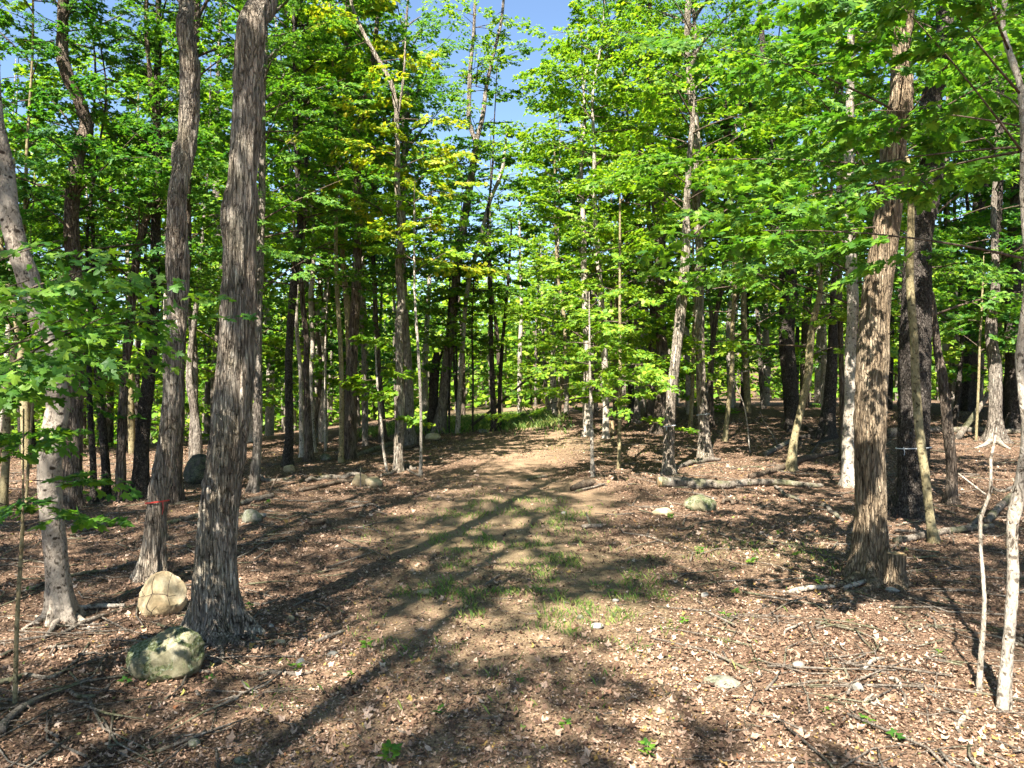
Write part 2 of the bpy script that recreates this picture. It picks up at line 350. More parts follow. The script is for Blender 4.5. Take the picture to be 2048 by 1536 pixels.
def make_spray(rng, n_side=7, pairs=4):
    """leaf positions in a flat spray 1 m long lying along +x"""
    P, D, tw = [], [], []
    tw.append(((0, 0, 0), (1, 0, -0.02)))
    for s in range(n_side):
        x = 0.15 + 0.8 * s / (n_side - 1); sd = 1 if s % 2 else -1
        a = sd * rng.uniform(0.6, 1.0); L = rng.uniform(0.35, 0.55) * (1.1 - 0.6 * x)
        e = np.array([x + L * math.cos(a), L * math.sin(a), rng.uniform(-0.06, 0.03)])
        b = np.array([x, 0, 0.0]); tw.append((tuple(b), tuple(e)))
        for q in range(pairs):
            t = 0.25 + 0.75 * (q + rng.uniform(0, 0.6)) / pairs
            for s2 in (-1, 1):
                aa = a + s2 * rng.uniform(0.5, 1.2)
                P.append(b + (e - b) * t + rng.normal(0, 0.02, 3)); D.append((math.cos(aa), math.sin(aa), rng.uniform(-0.45, 0.05)))
        P.append(e); D.append((math.cos(a), math.sin(a), -0.2))
    for q in range(5):
        P.append((0.55 + 0.1 * q, rng.normal(0, 0.04), 0.02)); D.append((1, rng.uniform(-1, 1), -0.2))
    return np.array(P), np.array(D, float), tw
TO_LIGHT = np.array([-math.sin(SUN_AZ) * math.cos(SUN_EL), -math.cos(SUN_AZ) * math.cos(SUN_EL), math.sin(SUN_EL)])   # leaves face the light
_rs = np.random.default_rng(3)
SPRAYS = [make_spray(_rs) for _ in range(6)]
def sprays_to_leaves(rng, sp, size, keep=1.0):
    """sp: list of (origin, dir(3), length); returns arrays for leaf_mesh"""
    P, D, N = [], [], []
    for o, d, L in sp:
        p0, d0, _ = SPRAYS[rng.integers(len(SPRAYS))]
        up = np.array([rng.normal(0, 0.36), rng.normal(0, 0.36), 1.0])
        R = frames(np.array([d]), up[None])[0]
        k = rng.random(len(p0)) < keep
        P.append(o + (p0[k] * L) @ R); D.append(d0[k] @ R); N.append(np.tile(R[2], (k.sum(), 1)))
    P, D, N = map(np.concatenate, (P, D, N)); n = len(P)
    N = N + rng.normal(0, 0.5, N.shape) + TO_LIGHT * rng.uniform(0, 0.9, (n, 1)); D = D + rng.normal(0, 0.2, D.shape)
    S = size * rng.uniform(0.6, 1.25, n)
    return P, D, N, S, rng.random(n)
def branch(rng, b, az, elev, L, r0=None, sag=0.12):
    """a side branch: polyline, radii and the sprays it carries"""
    h = np.array([math.cos(az), math.sin(az), 0.0]); pts = []
    wob = np.array([-h[1], h[0], 0]) * rng.normal(0, 0.08) * L
    for t in np.linspace(0, 1, 6):
        pts.append(b + h * L * t * math.cos(elev) + np.array([0, 0, L * (math.sin(elev) * t - sag * t * t)]) + wob * t * t)
    pts = np.array(pts); r0 = r0 or 0.008 + 0.007 * L
    sp = []; n = max(3, int(L * 2.6))
    for k in range(n):
        t = 0.3 + 0.7 * (k + 0.5) / n; q = t * 5; i0 = min(int(q), 4)
        o = pts[i0] + (pts[i0 + 1] - pts[i0]) * (q - i0)
        a = az + (1 if k % 2 else -1) * rng.uniform(0.5, 1.1)
        sp.append((o, np.array([math.cos(a), math.sin(a), rng.uniform(-0.5, 0.3)]), rng.uniform(0.5, 1.0) * min(1.0, 0.35 + L * 0.3)))
    sp.append((pts[-1] - h * 0.1, np.array([h[0], h[1], -0.12]), min(1.0, 0.35 + L * 0.3)))
    return pts, np.linspace(r0, 0.003, 6), sp
def branch_tubes(brs, nu=4):
    return merge([tube(p, r, nu, False) for p, r, _ in brs])

# shared crowns ---------------------------------------------------
def canopy_crown(seed, H=8.0, R=3.0, n=26, leaf=0.13, keep=0.68, lod='low'):
    """the top of a tall tree; local origin at its first limb"""
    rng = np.random.default_rng(seed); brs = []; stem = np.array([(0, 0, 0), (0.15, 0.1, H * 0.35), (-0.1, 0.2, H * 0.7), (0.05, 0, H * 0.97)])
    for k in range(n):
        t = (k + 0.5) / n; q = t * 0.95 * 3; i0 = min(int(q), 2); b = stem[i0] + (stem[i0 + 1] - stem[i0]) * (q - i0)
        L = R * (0.45 + 0.75 * math.sin(math.pi * (0.12 + 0.8 * t))) * rng.uniform(0.7, 1.2)
        brs.append(branch(rng, b, k * 2.4 + rng.uniform(-0.4, 0.4), rng.uniform(0.3, 0.9), L, 0.015 + 0.016 * L, 0.15))
    sp = [s for b in brs for s in b[2]]
    P, D, N, S, r = sprays_to_leaves(rng, sp, leaf, keep)
    tubes = [tube(p, rr, 5, False) for p, rr, _ in brs] + [tube(*resample(stem, np.array([0.10, 0.08, 0.05, 0.01]), 0.6), 7, False)]
    return leaf_mesh('canopy', P, D, N, S, r, lod), mesh_np('canopy_limbs', *merge(tubes))
def young_crown(seed, h0=3.0, h1=12.0, R=1.9, n=34, leaf=0.145, keep=0.66, lod='card'):
    rng = np.random.default_rng(seed); brs = []
    for k in range(n):
        t = (k + 0.5) / n; b = np.array([0, 0, h0 + (h1 - h0) * t])
        L = R * (1.1 - 0.65 * t) * rng.uniform(0.6, 1.25)
        brs.append(branch(rng, b, k * 2.4 + rng.uniform(-0.6, 0.6), rng.uniform(-0.2, 0.8), L))
    sp = [s for b in brs for s in b[2]]
    P, D, N, S, r = sprays_to_leaves(rng, sp, leaf, keep)
    return leaf_mesh('crown', P, D, N, S, r, lod), mesh_np('branches', *branch_tubes(brs, 3))
CANOPY = [canopy_crown(100 + k, 8 + k * 0.5, 2.7 + 0.15 * k) for k in range(5)]
YOUNG = [young_crown(200 + k, [0.7, 1.6, 2.6, 3.4, 1.0][k], 11 + k, 2.1 + 0.15 * k) for k in range(5)]
def shared(name, me, mat, parent, loc=None):
    """an object that shares mesh data and carries its own material"""
    if not me.materials: me.materials.append(mat)
    o = obj(name, me, None, parent, loc); o.material_slots[0].link = 'OBJECT'; o.material_slots[0].material = mat
    return o

# ------------------------------------------------------------------ trees
def trunk_shape(seed, amp, freq, stretch, flare, flare_h, lobes, z0, knots=0):
    rng = np.random.default_rng(seed); ph = rng.uniform(0, 6.28, 3); K = [(rng.uniform(0.8, 7), rng.uniform(0, 6.28), rng.uniform(0.05, 0.12)) for _ in range(knots)]
    def f(th, P, R, A, B, rad):
        dirs = np.cos(th)[None, :, None] * A[:, None] + np.sin(th)[None, :, None] * B[:, None]
        pt = P[:, None] + dirs * R[:, None, None]
        h = np.maximum(P[:, 2] - z0, 0)[:, None]
        lob = 0.55 + 0.45 * np.sin(lobes * th + ph[0]) + 0.25 * np.sin((lobes + 2) * th + ph[1])
        rad = rad * (1 + flare * np.exp(-h / flare_h) * (np.maximum(lob, 0.0) ** 1.7)[None])
        low = noise3(pt * np.array([2.2, 2.2, 0.9]) + seed, seed); rad = rad * (1 + 0.07 * low)
        if amp > 0:
            q = pt * np.array([freq, freq, freq * stretch]) + seed * 3.1
            q = q + 0.5 * noise3(q * 0.6, seed + 5)[..., None]
            ridge = 1 - np.abs(noise3(q, seed + 1)) * 2.0
            fine = noise3(q * np.array([2.3, 2.3, 3.0]), seed + 2)
            rad = rad + amp * (ridge * 0.9 - 0.3 + fine * 0.6)
        for hz, ht, am in K:
            dth = np.angle(np.exp(1j * (th - ht)))[None]
            rad = rad * (1 + am * np.exp(-((h - hz) / 0.10) ** 2 - (dth / 0.6) ** 2))
        return rad
    return f
TREES = []
BARK_SHAPE = {'maple': (0.016, 17, 0.14), 'tan': (0.016, 12, 0.2), 'brown': (0.013, 16, 0.14), 'grey': (0.011, 16, 0.15), 'dark': (0.012, 17, 0.5),
              'smooth': (0.005, 9, 0.6), 'pale': (0.004, 14, 0.6), 'olive': (0.003, 12, 0.6)}
def make_tree(name, label, kind, pts, group=None, crown=None, H=None, canopy=True, limbs=(), seed=0, flare=0.5, ctint='g', base=None, cat='tree', knots=0, cs=0.58):
    """pts: (px, py, width in px) from the base upwards, in the plane of the trunk's own depth"""
    b = hit(pts[0][0], pts[0][1]) if base is None else np.array(base); Yd = b[1]; sc = Yd / F
    ext = empty(name, b, label, cat, group)
    P = [np.array([(p[0] - 1024) * sc, Yd, CAMZ - (p[1] - 768) * sc]) for p in pts]; R = [p[2] * sc / 2 * (0.86 if p[2] > 30 else 0.9) for p in pts]
    P[0] = b.copy()
    rng = np.random.default_rng(seed + 1000)
    for k in range(1, len(P)): P[k][1] += rng.normal(0, 0.03) * (P[k][2] - b[2]) * 0.4     # leans a little in depth too
    P.insert(0, P[0] - np.array([0, 0, 0.35])); R.insert(0, R[0] * 1.05)
    top = P[-1][2] - b[2]
    if H and H > top + 0.5:
        d = P[-1] - P[-2]; d = d / (np.linalg.norm(d) + 1e-9); d = d * 0.4 + np.array([0, 0, 0.6]); n = 3
        for k in range(n):
            q = P[-1] + d / np.linalg.norm(d) * (H - top) / n + np.array([rng.normal(0, .15), rng.normal(0, .15), 0])
            P.append(q); R.append(R[-1] * 0.72)
    if not canopy and not limbs and crown:
        d = P[-1] - P[-2]; d = d / np.linalg.norm(d) + np.array([0, 0, 0.5]); P.append(P[-1] + d / np.linalg.norm(d) * 0.7); R.append(0.006)
    P = np.array(P); R = np.array(R)
    wpx = np.median([p[2] for p in pts])
    nu = int(np.clip(wpx * 1.25, 7, 104)); step = float(np.clip((4.0 if wpx > 40 else 7.0) * sc, 0.025, 0.25)) if wpx > 14 else 0.25
    am, fr, st = BARK_SHAPE[kind]; am = min(am, R[1] * 0.11) if wpx > 14 else 0
    Pl = P - b
    Ps, Rs = resample(Pl, R, step)
    hi = Ps[:, 2] > CAMZ - b[2] + 0.56 * Yd                                    # above the frame: coarser
    kp = ~hi | (np.arange(len(Ps)) % 5 == 0); kp[-1] = True; Ps, Rs = Ps[kp], Rs[kp]
    sh = trunk_shape(seed, am, fr, st, flare, max(0.12, R[1] * 1.1), 4 + seed % 3, 0.0, knots) if wpx > 6 else None
    V, F4, F3 = tube(Ps, Rs, nu, True, sh)
    tr = obj('trunk', mesh_np('trunk', V, F4, F3), BARK[kind], ext)
    limb_lines = []
    for lp in limbs:
        LP = [np.array([(p[0] - 1024) * sc, Yd, CAMZ - (p[1] - 768) * sc]) - b for p in lp]; LR = [p[2] * sc / 2 for p in lp]
        for k in range(len(LP)): LP[k][1] += np.interp(LP[k][2], Pl[:, 2], Pl[:, 1]) + (0.12 * k if k else 0)
        if len(lp) > 4: limb_lines.append(LP)
        q, r = resample(LP, LR, 0.15)
        obj('limb', mesh_np('limb', *tube(q, r, int(np.clip(max(p[2] for p in lp) * 1.2, 6, 30)), True)), BARK[kind], ext)
    def at_z(z):
        return np.array([np.interp(z, Ps[:, 2], Ps[:, 0]), np.interp(z, Ps[:, 2], Ps[:, 1]), z])
    if crown:
        y0, y1, n, L, tint = crown[:5]; opt = crown[5] if len(crown) > 5 else {}
        z0, z1 = CAMZ - (y0 - 768) * sc - b[2], CAMZ - (y1 - 768) * sc - b[2]; brs = []
        n = int(n * (1.0 if Yd < 11 else 1.12))
        if not canopy and not limbs and 'az' not in opt:                     # leafy to the very top
            zt = Ps[-1, 2] - 0.1
            if zt > z1: n = int(n * min(1.8, (zt - z0) / max(z1 - z0, 0.5))); z1 = zt
        for k in range(n):
            t = (k + 0.5) / n; z = z0 + (z1 - z0) * t + rng.normal(0, 0.15)
            az = k * 2.4 + rng.uniform(-0.5, 0.5)
            if 'az' in opt: az = opt['az'][0] + rng.uniform(-1, 1) * opt['az'][1]
            ll = L * rng.uniform(0.6, 1.2) * (1.15 - 0.45 * t)
            brs.append(branch(rng, at_z(z), az, opt.get('el', 0.25) + rng.uniform(-0.4, 0.6), ll, (0.008 + 0.007 * ll) * (0.5 if Yd < 12 else 1.0)))
        for LP in limb_lines:
            for k in range(7):
                t = 0.35 + 0.65 * (k + rng.random()) / 7; q = t * (len(LP) - 1); i0 = min(int(q), len(LP) - 2); o = LP[i0] + (LP[i0 + 1] - LP[i0]) * (q - i0)
                brs.append(branch(rng, o, rng.uniform(0, 6.28), rng.uniform(0, 0.7), rng.uniform(0.7, 1.5)))
        sp = [s for q in brs for s in q[2]]
        Pn, D, N, S, r = sprays_to_leaves(rng, sp, opt.get('leaf', 0.10 if Yd < 16 else 0.118), opt.get('keep', 1.0 if Yd < 16 else 0.92))
        c = obj('crown', leaf_mesh('crown', Pn, D, N, S, r, opt.get('lod', 'low' if Yd < 16 else 'card')), LEAF[tint], ext); c['kind'] = 'stuff'
        if Yd < 12:
            for q in brs: obj('branch', mesh_np('branch', *tube(q[0], q[1], 6)), BARK['twig'], ext)
        else:
            o = obj('branches', mesh_np('branches', *branch_tubes(brs, 4)), BARK['twig'], ext); o['kind'] = 'stuff'
    if H and canopy:
        k = seed % 5; zt = H * 0.55; s = cs * H / 17.0
        c = shared('canopy', CANOPY[k][0], LEAF[ctint], ext, at_z(zt)); c['kind'] = 'stuff'
        c.rotation_euler = (0, 0, rng.uniform(-0.6, 0.6)); c.scale = (s, s, s); c['kind'] = 'stuff'
        l = shared('canopy_limbs', CANOPY[k][1], BARK[kind], ext, at_z(zt)); l.rotation_euler = c.rotation_euler; l.scale = c.scale; l['kind'] = 'stuff'
    TREES.append((ext, Ps + b, Rs)); return ext
def tree_axis(t, z):
    Ps, Rs = t[1], t[2]
    return np.array([np.interp(z, Ps[:, 2], Ps[:, k]) for k in range(3)]), float(np.interp(z, Ps[:, 2], Rs))

G_MID_L, G_MID_R = 'trees left of the track', 'trees right of the track'
mk = make_tree
# -- nearest trunks
A = mk('maple_tree', 'smooth grey-barked tree with dark knots, curving out at the left picture edge', 'smooth',
   [(122,1240,64),(113,1130,50),(101,1000,50),(104,900,51),(112,810,48),(112,760,48),(88,660,48),(66,590,48),(40,500,46),(20,420,43),(4,330,40),(-12,230,37),(-40,60,33)], H=15, cs=0.6, seed=1, flare=0.75, knots=9)
B = mk('maple_tree', 'rough-barked maple with red ribbon round its trunk, behind the tan boulder', 'maple',
   [(303,1160,58),(310,1080,47),(316,1003,42),(333,900,45),(345,800,42),(350,700,42),(353,617,44),(352,520,50),(360,400,38),(368,280,42),(384,140,42),(375,60,34),(368,0,30),(358,-120,27)],
   H=16, cs=0.4, seed=2, limbs=[[(352,330,18),(338,300,15),(328,275,12),(326,262,9)]], flare=0.5)
C = mk('maple_tree', 'thick shaggy-barked maple with a burl, largest trunk between the boulders and the track', 'maple',
   [(435,1272,112),(431,1205,92),(432,1100,87),(442,1000,84),(455,900,82),(465,800,82),(470,700,80),(475,600,74),(478,500,73),(476,440,82),(485,360,66),(492,250,64),(500,150,66),(510,60,63),(518,-20,60),(525,-150,54)],
   H=19, cs=0.36, seed=3, flare=0.7, knots=5)
D_ = mk('maple_tree', 'thick brown trunk leaning tan and furrowed beside the sawn stump', 'tan',
   [(1746,1158,92),(1742,1100,76),(1742,1000,66),(1740,900,66),(1742,800,68),(1750,700,66),(1757,600,60),(1768,500,56),(1778,400,54),(1787,300,54),(1797,200,50),(1803,100,38),(1808,0,32),(1815,-120,28)],
   H=18, cs=0.5, seed=4, flare=0.75, crown=(470,-60,13,3.0,'g',{'az': (3.6,1.5), 'lod':'hi','leaf':0.095}))
E_ = mk('pine_tree', 'dark scaly-barked large trunk with white string, right of the tan maple', 'dark',
   [(1820,1030,82),(1825,950,64),(1827,850,66),(1828,700,68),(1832,600,62),(1842,480,54),(1855,380,52),(1865,280,48),(1872,200,46),(1880,100,40),(1885,0,34)], H=20, cs=0.55, seed=5, flare=0.35, ctint='d')
mk('sapling', 'slim olive-barked leaning sapling in front of the dark scaly trunk', 'olive',
   [(1868,1085,22),(1861,1040,18),(1850,960,18),(1840,860,18),(1835,760,17),(1830,680,16),(1825,560,16),(1820,460,14),(1812,360,12),(1806,300,9),(1803,230,6)], H=None, canopy=False, seed=6, flare=0.3, crown=(400,240,7,1.6,'g',{'leaf':0.11}))
mk('birch_tree', 'pale mottled young trunk at the right picture edge', 'pale',
   [(2007,1424,28),(2012,1330,24),(2018,1250,22),(2026,1150,22),(2027,1060,22),(2034,1010,27),(2042,950,19),(2046,850,18),(2047,720,17),(2043,560,18),(2043,400,17),(2038,200,14),(2028,40,12),(2020,-60,10)],
   H=9, canopy=False, seed=7, flare=0.25, knots=6, crown=(480,-60,11,1.7,'g',{'lod':'hi','leaf':0.09,'az':(2.6,1.8)}))
mk('dead_sapling', 'thin bare dead stem leaning beside the pale young trunk', 'pale',
   [(1958,1385,12),(1962,1310,11),(1968,1200,8),(1966,1100,7.5),(1965,1040,7.5),(1974,980,7),(1985,920,6),(1990,870,4)], canopy=False, seed=8, flare=0.2, limbs=[[(1966,988,4),(1958,972,3.4),(1949,953,2.5)]])
mk('sapling', 'thin dark sapling stem at the lower left corner, leafy at its top', 'olive',
   [(30,1408,9),(33,1250,8.5),(37,1150,8),(43,1060,7),(46,1000,4)], canopy=False, seed=9, flare=0.15, crown=(1100,1010,4,0.38,'g',{'lod':'hi','leaf':0.08,'keep':0.35}))

# -- left side
mk('maple_tree', 'stout rough trunk just behind the ribboned maple', 'brown', [(349,1003,36),(351,930,32),(352,850,30),(356,760,28),(362,640,24),(372,500,20),(380,350,16)], G_MID_L, H=15, seed=10)
mk('maple_tree', 'pale-footed trunk half hidden behind the thick shaggy maple', 'grey', [(506,985,24),(512,930,20),(516,850,19),(517,700,18),(518,560,17),(520,400,15),(524,250,13)], G_MID_L, H=15, seed=11, crown=(560,120,16,2.2,'g'))
mk('maple_tree', 'dark trunk behind the grey knotted tree, bending pale high up', 'brown', [(140,1018,52),(146,940,38),(149,800,36),(150,600,34),(152,450,30),(168,320,28),(168,240,25),(142,150,24),(124,80,22)], G_MID_L, H=16, cs=0.3, seed=12, ctint='d', crown=(520,230,11,2.4,'d'))
mk('maple_tree', 'thin dark trunk, first of the thin trunks right of the grey knotted tree', 'dark', [(187,1008,15),(186,930,13),(183,850,12),(179,760,11),(176,640,9),(172,480,7)], G_MID_L, H=10, canopy=False, seed=13, crown=(700,480,12,1.6,'d'))
mk('maple_tree', 'dark trunk leaning left with a black foot, among the left shade trunks', 'dark', [(213,998,19),(212,940,18),(205,850,16),(196,760,14),(190,640,11),(186,500,9)], G_MID_L, H=11, canopy=False, seed=14, crown=(650,350,14,1.8,'g'))
mk('maple_tree', 'dark straight trunk that leans right and pale above, left of the ribboned maple', 'brown', [(242,1003,24),(243,920,20),(247,800,19),(250,740,18),(258,640,18),(272,530,16),(288,450,15),(312,360,14),(325,290,12)], G_MID_L, H=13, cs=0.3, seed=15, ctint='d', crown=(600,250,14,2.0,'g'))
mk('maple_tree', 'wide furrowed dark trunk immediately left of the ribboned maple', 'dark', [(281,996,38),(284,900,31),(289,820,28),(298,740,25),(304,640,23),(310,500,20),(316,330,17)], G_MID_L, H=15, cs=0.4, seed=16, crown=(560,200,13,2.0,'g'))
mk('maple_tree', 'olive slim trunk at the far left picture edge', 'olive', [(6,1016,17),(12,900,15),(18,800,15),(28,720,13),(36,640,11),(44,520,9)], G_MID_L, H=11, canopy=False, seed=17, crown=(760,300,16,1.7,'d'))
mk('sapling', 'very thin stem between the left edge and the grey knotted tree', 'olive', [(52,1016,7),(58,900,6),(66,780,5.5),(72,680,5)], G_MID_L, H=6, canopy=False, seed=18, crown=(820,520,10,1.1,'d'))
mk('maple_tree', 'streaky trunk curving behind the dark boulder', 'grey', [(394,925,20),(396,880,18),(388,820,18),(380,760,16),(382,690,13),(395,600,10)], G_MID_L, H=11, canopy=False, seed=19, crown=(640,250,16,1.9,'g'))
mk('maple_tree', 'dark furrowed straight trunk, leftmost trunk right of the thick shaggy maple', 'dark', [(574,933,23),(578,880,19),(579,820,18),(578,740,17),(580,680,16),(586,600,17),(592,520,16),(597,450,14),(593,330,12),(594,200,10)], G_MID_L, H=16, seed=20, crown=(600,40,20,2.3,'g'))
mk('maple_tree', 'slim pale trunk between two darker trunks left of the track', 'pale', [(604,914,12),(602,830,10),(600,740,9),(595,650,8),(594,540,7)], G_MID_L, H=13, canopy=False, seed=21, crown=(520,150,12,1.8,'b'))
mk('maple_tree', 'dark trunk with a slight kink just right of the slim pale one', 'brown', [(619,922,19),(617,850,16),(613,760,14),(612,680,13),(605,600,12),(603,500,11),(610,400,10)], G_MID_L, H=15, seed=22, crown=(540,30,16,2.2,'b'))
mk('maple_tree', 'sun-bleached wavy trunk behind the kinked dark trunk', 'pale', [(628,905,11),(624,830,9),(621,770,9),(625,690,9),(622,600,10),(627,540,10),(629,470,8)], G_MID_L, H=12, canopy=False, seed=23, crown=(480,120,10,1.6,'g'))
mk('sapling', 'whitish thin stem standing alone left of the double trunk', 'pale', [(651,903,6.5),(650,830,5.5),(651,740,5),(650,650,4)], G_MID_L, H=8, canopy=False, seed=24, crown=(720,420,10,1.2,'g'))
mk('maple_tree', 'slim grey trunk pressed against the wide forked trunk', 'olive', [(682,925,12),(684,800,10),(682,720,10),(678,640,10),(673,560,10),(672,480,9),(675,350,8),(672,250,6)], G_MID_L, H=14, canopy=False, seed=25, crown=(560,80,18,2.0,'g'))
mk('maple_tree', 'wide furrowed trunk that forks into two high limbs left of the track', 'brown', [(699,918,31),(702,830,27),(703,740,25),(708,640,22),(712,560,20),(716,450,19),(716,380,20),(713,270,18),(708,240,14)], G_MID_L, seed=26, canopy=False,
   limbs=[[(711,262,13),(695,200,12),(692,100,11),(690,20,9),(686,-80,7)],[(714,262,13),(728,205,12),(744,110,10),(751,20,9),(756,-80,7)]], crown=(430,120,14,2.3,'g'))
mk('maple_tree', 'slender mottled trunk just right of the wide forked trunk', 'grey', [(731,892,14),(728,800,12),(727,700,11),(722,600,10),(720,480,8)], G_MID_L, H=13, canopy=False, seed=27, crown=(600,200,16,1.9,'g'))
mk('maple_tree', 'brown trunk leaning left behind the thin curved pale stem', 'brown', [(766,884,18),(762,800,14),(757,740,12),(752,650,12),(748,550,10),(745,420,8)], G_MID_L, H=14, seed=28, cs=0.8, crown=(580,150,16,2.0,'g'))
mk('sapling', 'thin pale curved stem at the foot of the shaggy mid trunk', 'pale', [(774,944,7),(767,900,6),(763,850,6.5),(757,800,6),(752,730,4)], G_MID_L, canopy=False, seed=29, crown=(830,740,5,0.7,'b'))
U = mk('maple_tree', 'shaggy slim trunk with a long bare limb bending up left, yellowing leaves', 'maple', [(797,944,22),(798,880,18),(801,800,17),(798,740,16),(798,650,16),(801,600,18),(796,520,14),(801,470,14),(795,380,12),(795,300,11),(792,200,10)], G_MID_L, seed=30, canopy=False,
   limbs=[[(792,215,9.5),(780,160,9),(742,92,8),(706,20,7),(688,-40,6)],[(795,240,5),(806,150,4.5),(808,75,3)]], crown=(520,190,15,2.0,'y'))
mk('maple_tree', 'broad grey trunk directly behind the shaggy slim one', 'grey', [(820,890,26),(818,800,21),(815,720,19),(810,640,15),(806,500,12)], G_MID_L, H=15, seed=31, cs=0.8, crown=(560,120,16,2.1,'g'))
W = mk('sapling', 'straight whitish sapling at the left border of the track', 'pale', [(841,951,8),(842,900,7),(841,800,7),(837,700,6.5),(832,640,6),(828,560,5),(828,420,4)], G_MID_L, canopy=False, seed=32, crown=(560,400,8,1.2,'b'))
mk('snag', 'hollow broken snag with a dark rotten side', 'dark', [(862,866,24),(866,820,22),(868,770,21),(872,725,19),(873,705,12)], G_MID_L, canopy=False, seed=33, limbs=[[(870,730,9),(880,715,7),(884,700,4)]])
Yt = mk('maple_tree', 'big trunk leaning right and forking against the sky gap', 'grey', [(876,866,30),(887,800,23),(893,740,22),(905,620,20),(912,560,20),(918,500,20),(930,430,18),(945,340,16),(952,290,14),(952,276,12)], G_MID_L, seed=34, canopy=False,
   limbs=[[(951,285,9),(938,240,9),(937,200,9),(940,120,8),(946,50,6.5),(950,-60,5)],[(952,285,9),(965,230,9.5),(972,170,8),(984,110,7),(1002,30,6),(1010,-60,5)]], crown=(760,-40,30,1.9,'b',{'keep':0.6}))
mk('maple_tree', 'pale second leaning trunk right behind the forking one', 'pale', [(915,866,11),(925,700,10),(935,580,10),(962,470,9.5),(980,400,9),(1003,345,8),(1010,300,6)], G_MID_L, canopy=False, seed=35, crown=(600,330,10,1.6,'g'))
mk('maple_tree', 'dark straight trunk with flared foot at the crest of the track', 'dark', [(991,862,18),(986,800,12),(983,700,10.5),(981,600,9.5),(978,520,8),(976,430,6)], G_MID_L, H=13, canopy=False, seed=36, crown=(620,430,10,1.5,'g'))
mk('maple_tree', 'thin dark trunk twinned with the flared one at the crest', 'dark', [(1000,858,9),(999,790,8.5),(1004,700,8),(1011,620,7),(1017,550,6),(1022,470,5)], G_MID_L, canopy=False, seed=37, crown=(640,480,8,1.3,'g'))
for k, (x, y, w, l) in enumerate([(898,866,5.5,'thin dark stem nearest the leaning forked trunk'),(913,865,4.5,'hair-thin dark stem second from the leaning forked trunk'),(945,864,5,'thin dark stem just left of the leaning dead pole top')]):
    mk('sapling', l, 'dark', [(x,y,w),(x+1,760,w*.9),(x-1,660,w*.8),(x+2,560,w*.6)], 'thin stems at the crest', canopy=False, seed=38+k, crown=(720,560,9,1.2,'b'))
mk('maple_tree', 'pale far trunk catching sun beyond the grassy crest', 'pale', [(1038,845,12),(1039,780,10),(1040,700,9.5),(1043,600,8)], 'trees beyond the crest', H=14, canopy=False, seed=41, base=(0.4,38,tz(0.4,38)), crown=(640,300,14,2.2,'b'))

# -- right side
mk('maple_tree', 'pale flaky trunk with spreading root at the right border of the track', 'pale', [(1176,872,23),(1172,800,15),(1173,720,14),(1171,640,14),(1169,560,13),(1167,480,12),(1165,400,10),(1163,310,8)], G_MID_R, H=13, canopy=False, seed=42, flare=0.9, crown=(760,100,34,2.4,'b'))
mk('sapling', 'slender white-footed sapling nearest the right border of the track', 'pale', [(1186,953,10),(1184,900,8),(1182,800,6.5),(1180,740,5.5),(1178,650,4)], G_MID_R, canopy=False, seed=43, crown=(840,600,13,1.2,'b'))
mk('maple_tree', 'patchy trunk leaning left beside the small cut stump', 'pale', [(1211,877,16),(1212,800,14),(1208,700,14),(1205,640,13),(1199,560,12),(1195,500,11),(1190,420,10),(1188,300,8)], G_MID_R, H=14, canopy=False, seed=44, crown=(700,60,36,2.6,'b'))
mk('sapling', 'straight slim olive sapling between the pale trunks and the leaning mottled tree', 'olive', [(1238,938,9),(1239,850,8.5),(1240,750,8),(1240,650,7),(1240,560,6),(1240,400,4)], G_MID_R, canopy=False, seed=45, crown=(840,400,20,1.5,'b'))
mk('maple_tree', 'mid grey trunk with lit flared foot behind the slim olive sapling', 'grey', [(1275,846,15),(1274,760,10),(1272,680,9),(1270,560,8)], G_MID_R, H=14, canopy=False, seed=46, crown=(640,200,14,2.0,'g'))
mk('maple_tree', 'dark trunk paired with the lit flared one right of the track', 'dark', [(1261,844,13),(1261,760,12),(1260,680,10),(1258,560,8)], G_MID_R, H=15, canopy=False, seed=47, crown=(600,150,14,2.0,'g'))
mk('maple_tree', 'wide straight furrowed trunk with two upper stems, behind the leaning mottled tree', 'brown', [(1319,868,33),(1322,800,27),(1324,720,26),(1322,640,22),(1320,540,20),(1316,480,19),(1310,380,15),(1303,300,13)], G_MID_R, H=17, seed=48,
   limbs=[[(1321,560,12),(1327,470,12),(1329,380,12),(1325,300,11)]], crown=(480,60,18,2.6,'b'))
mk('maple_tree', 'shaded trunk tucked left behind the wide furrowed one', 'brown', [(1300,838,21),(1302,780,18),(1304,700,16),(1305,600,14)], G_MID_R, H=15, seed=49, cs=0.8)
BH = mk('maple_tree', 'mottled trunk leaning right with white string, at the cut end of the log', 'maple', [(1337,950,30),(1339,870,23),(1342,800,22),(1350,720,22),(1360,640,22),(1367,560,20),(1371,490,18),(1373,420,15),(1377,330,12),(1384,250,9)], G_MID_R, seed=50, canopy=False, crown=(470,240,12,2.2,'b'))
BI = mk('maple_tree', 'tall straight light-barked trunk with white string and dark upper stem', 'maple', [(1410,916,36),(1407,850,25),(1403,760,22),(1400,660,20),(1399,560,18),(1397,500,17),(1393,420,17),(1390,300,17),(1384,200,18),(1380,100,16),(1376,0,13)], G_MID_R, H=17, seed=51, crown=(430,20,18,2.7,'b'))
mk('sapling', 'short slim shaded trunk between the leaning mottled tree and the tall light one', 'olive', [(1380,862,10),(1384,800,9),(1386,720,8),(1388,600,6)], G_MID_R, H=10, canopy=False, seed=52, crown=(680,350,12,1.5,'g'))
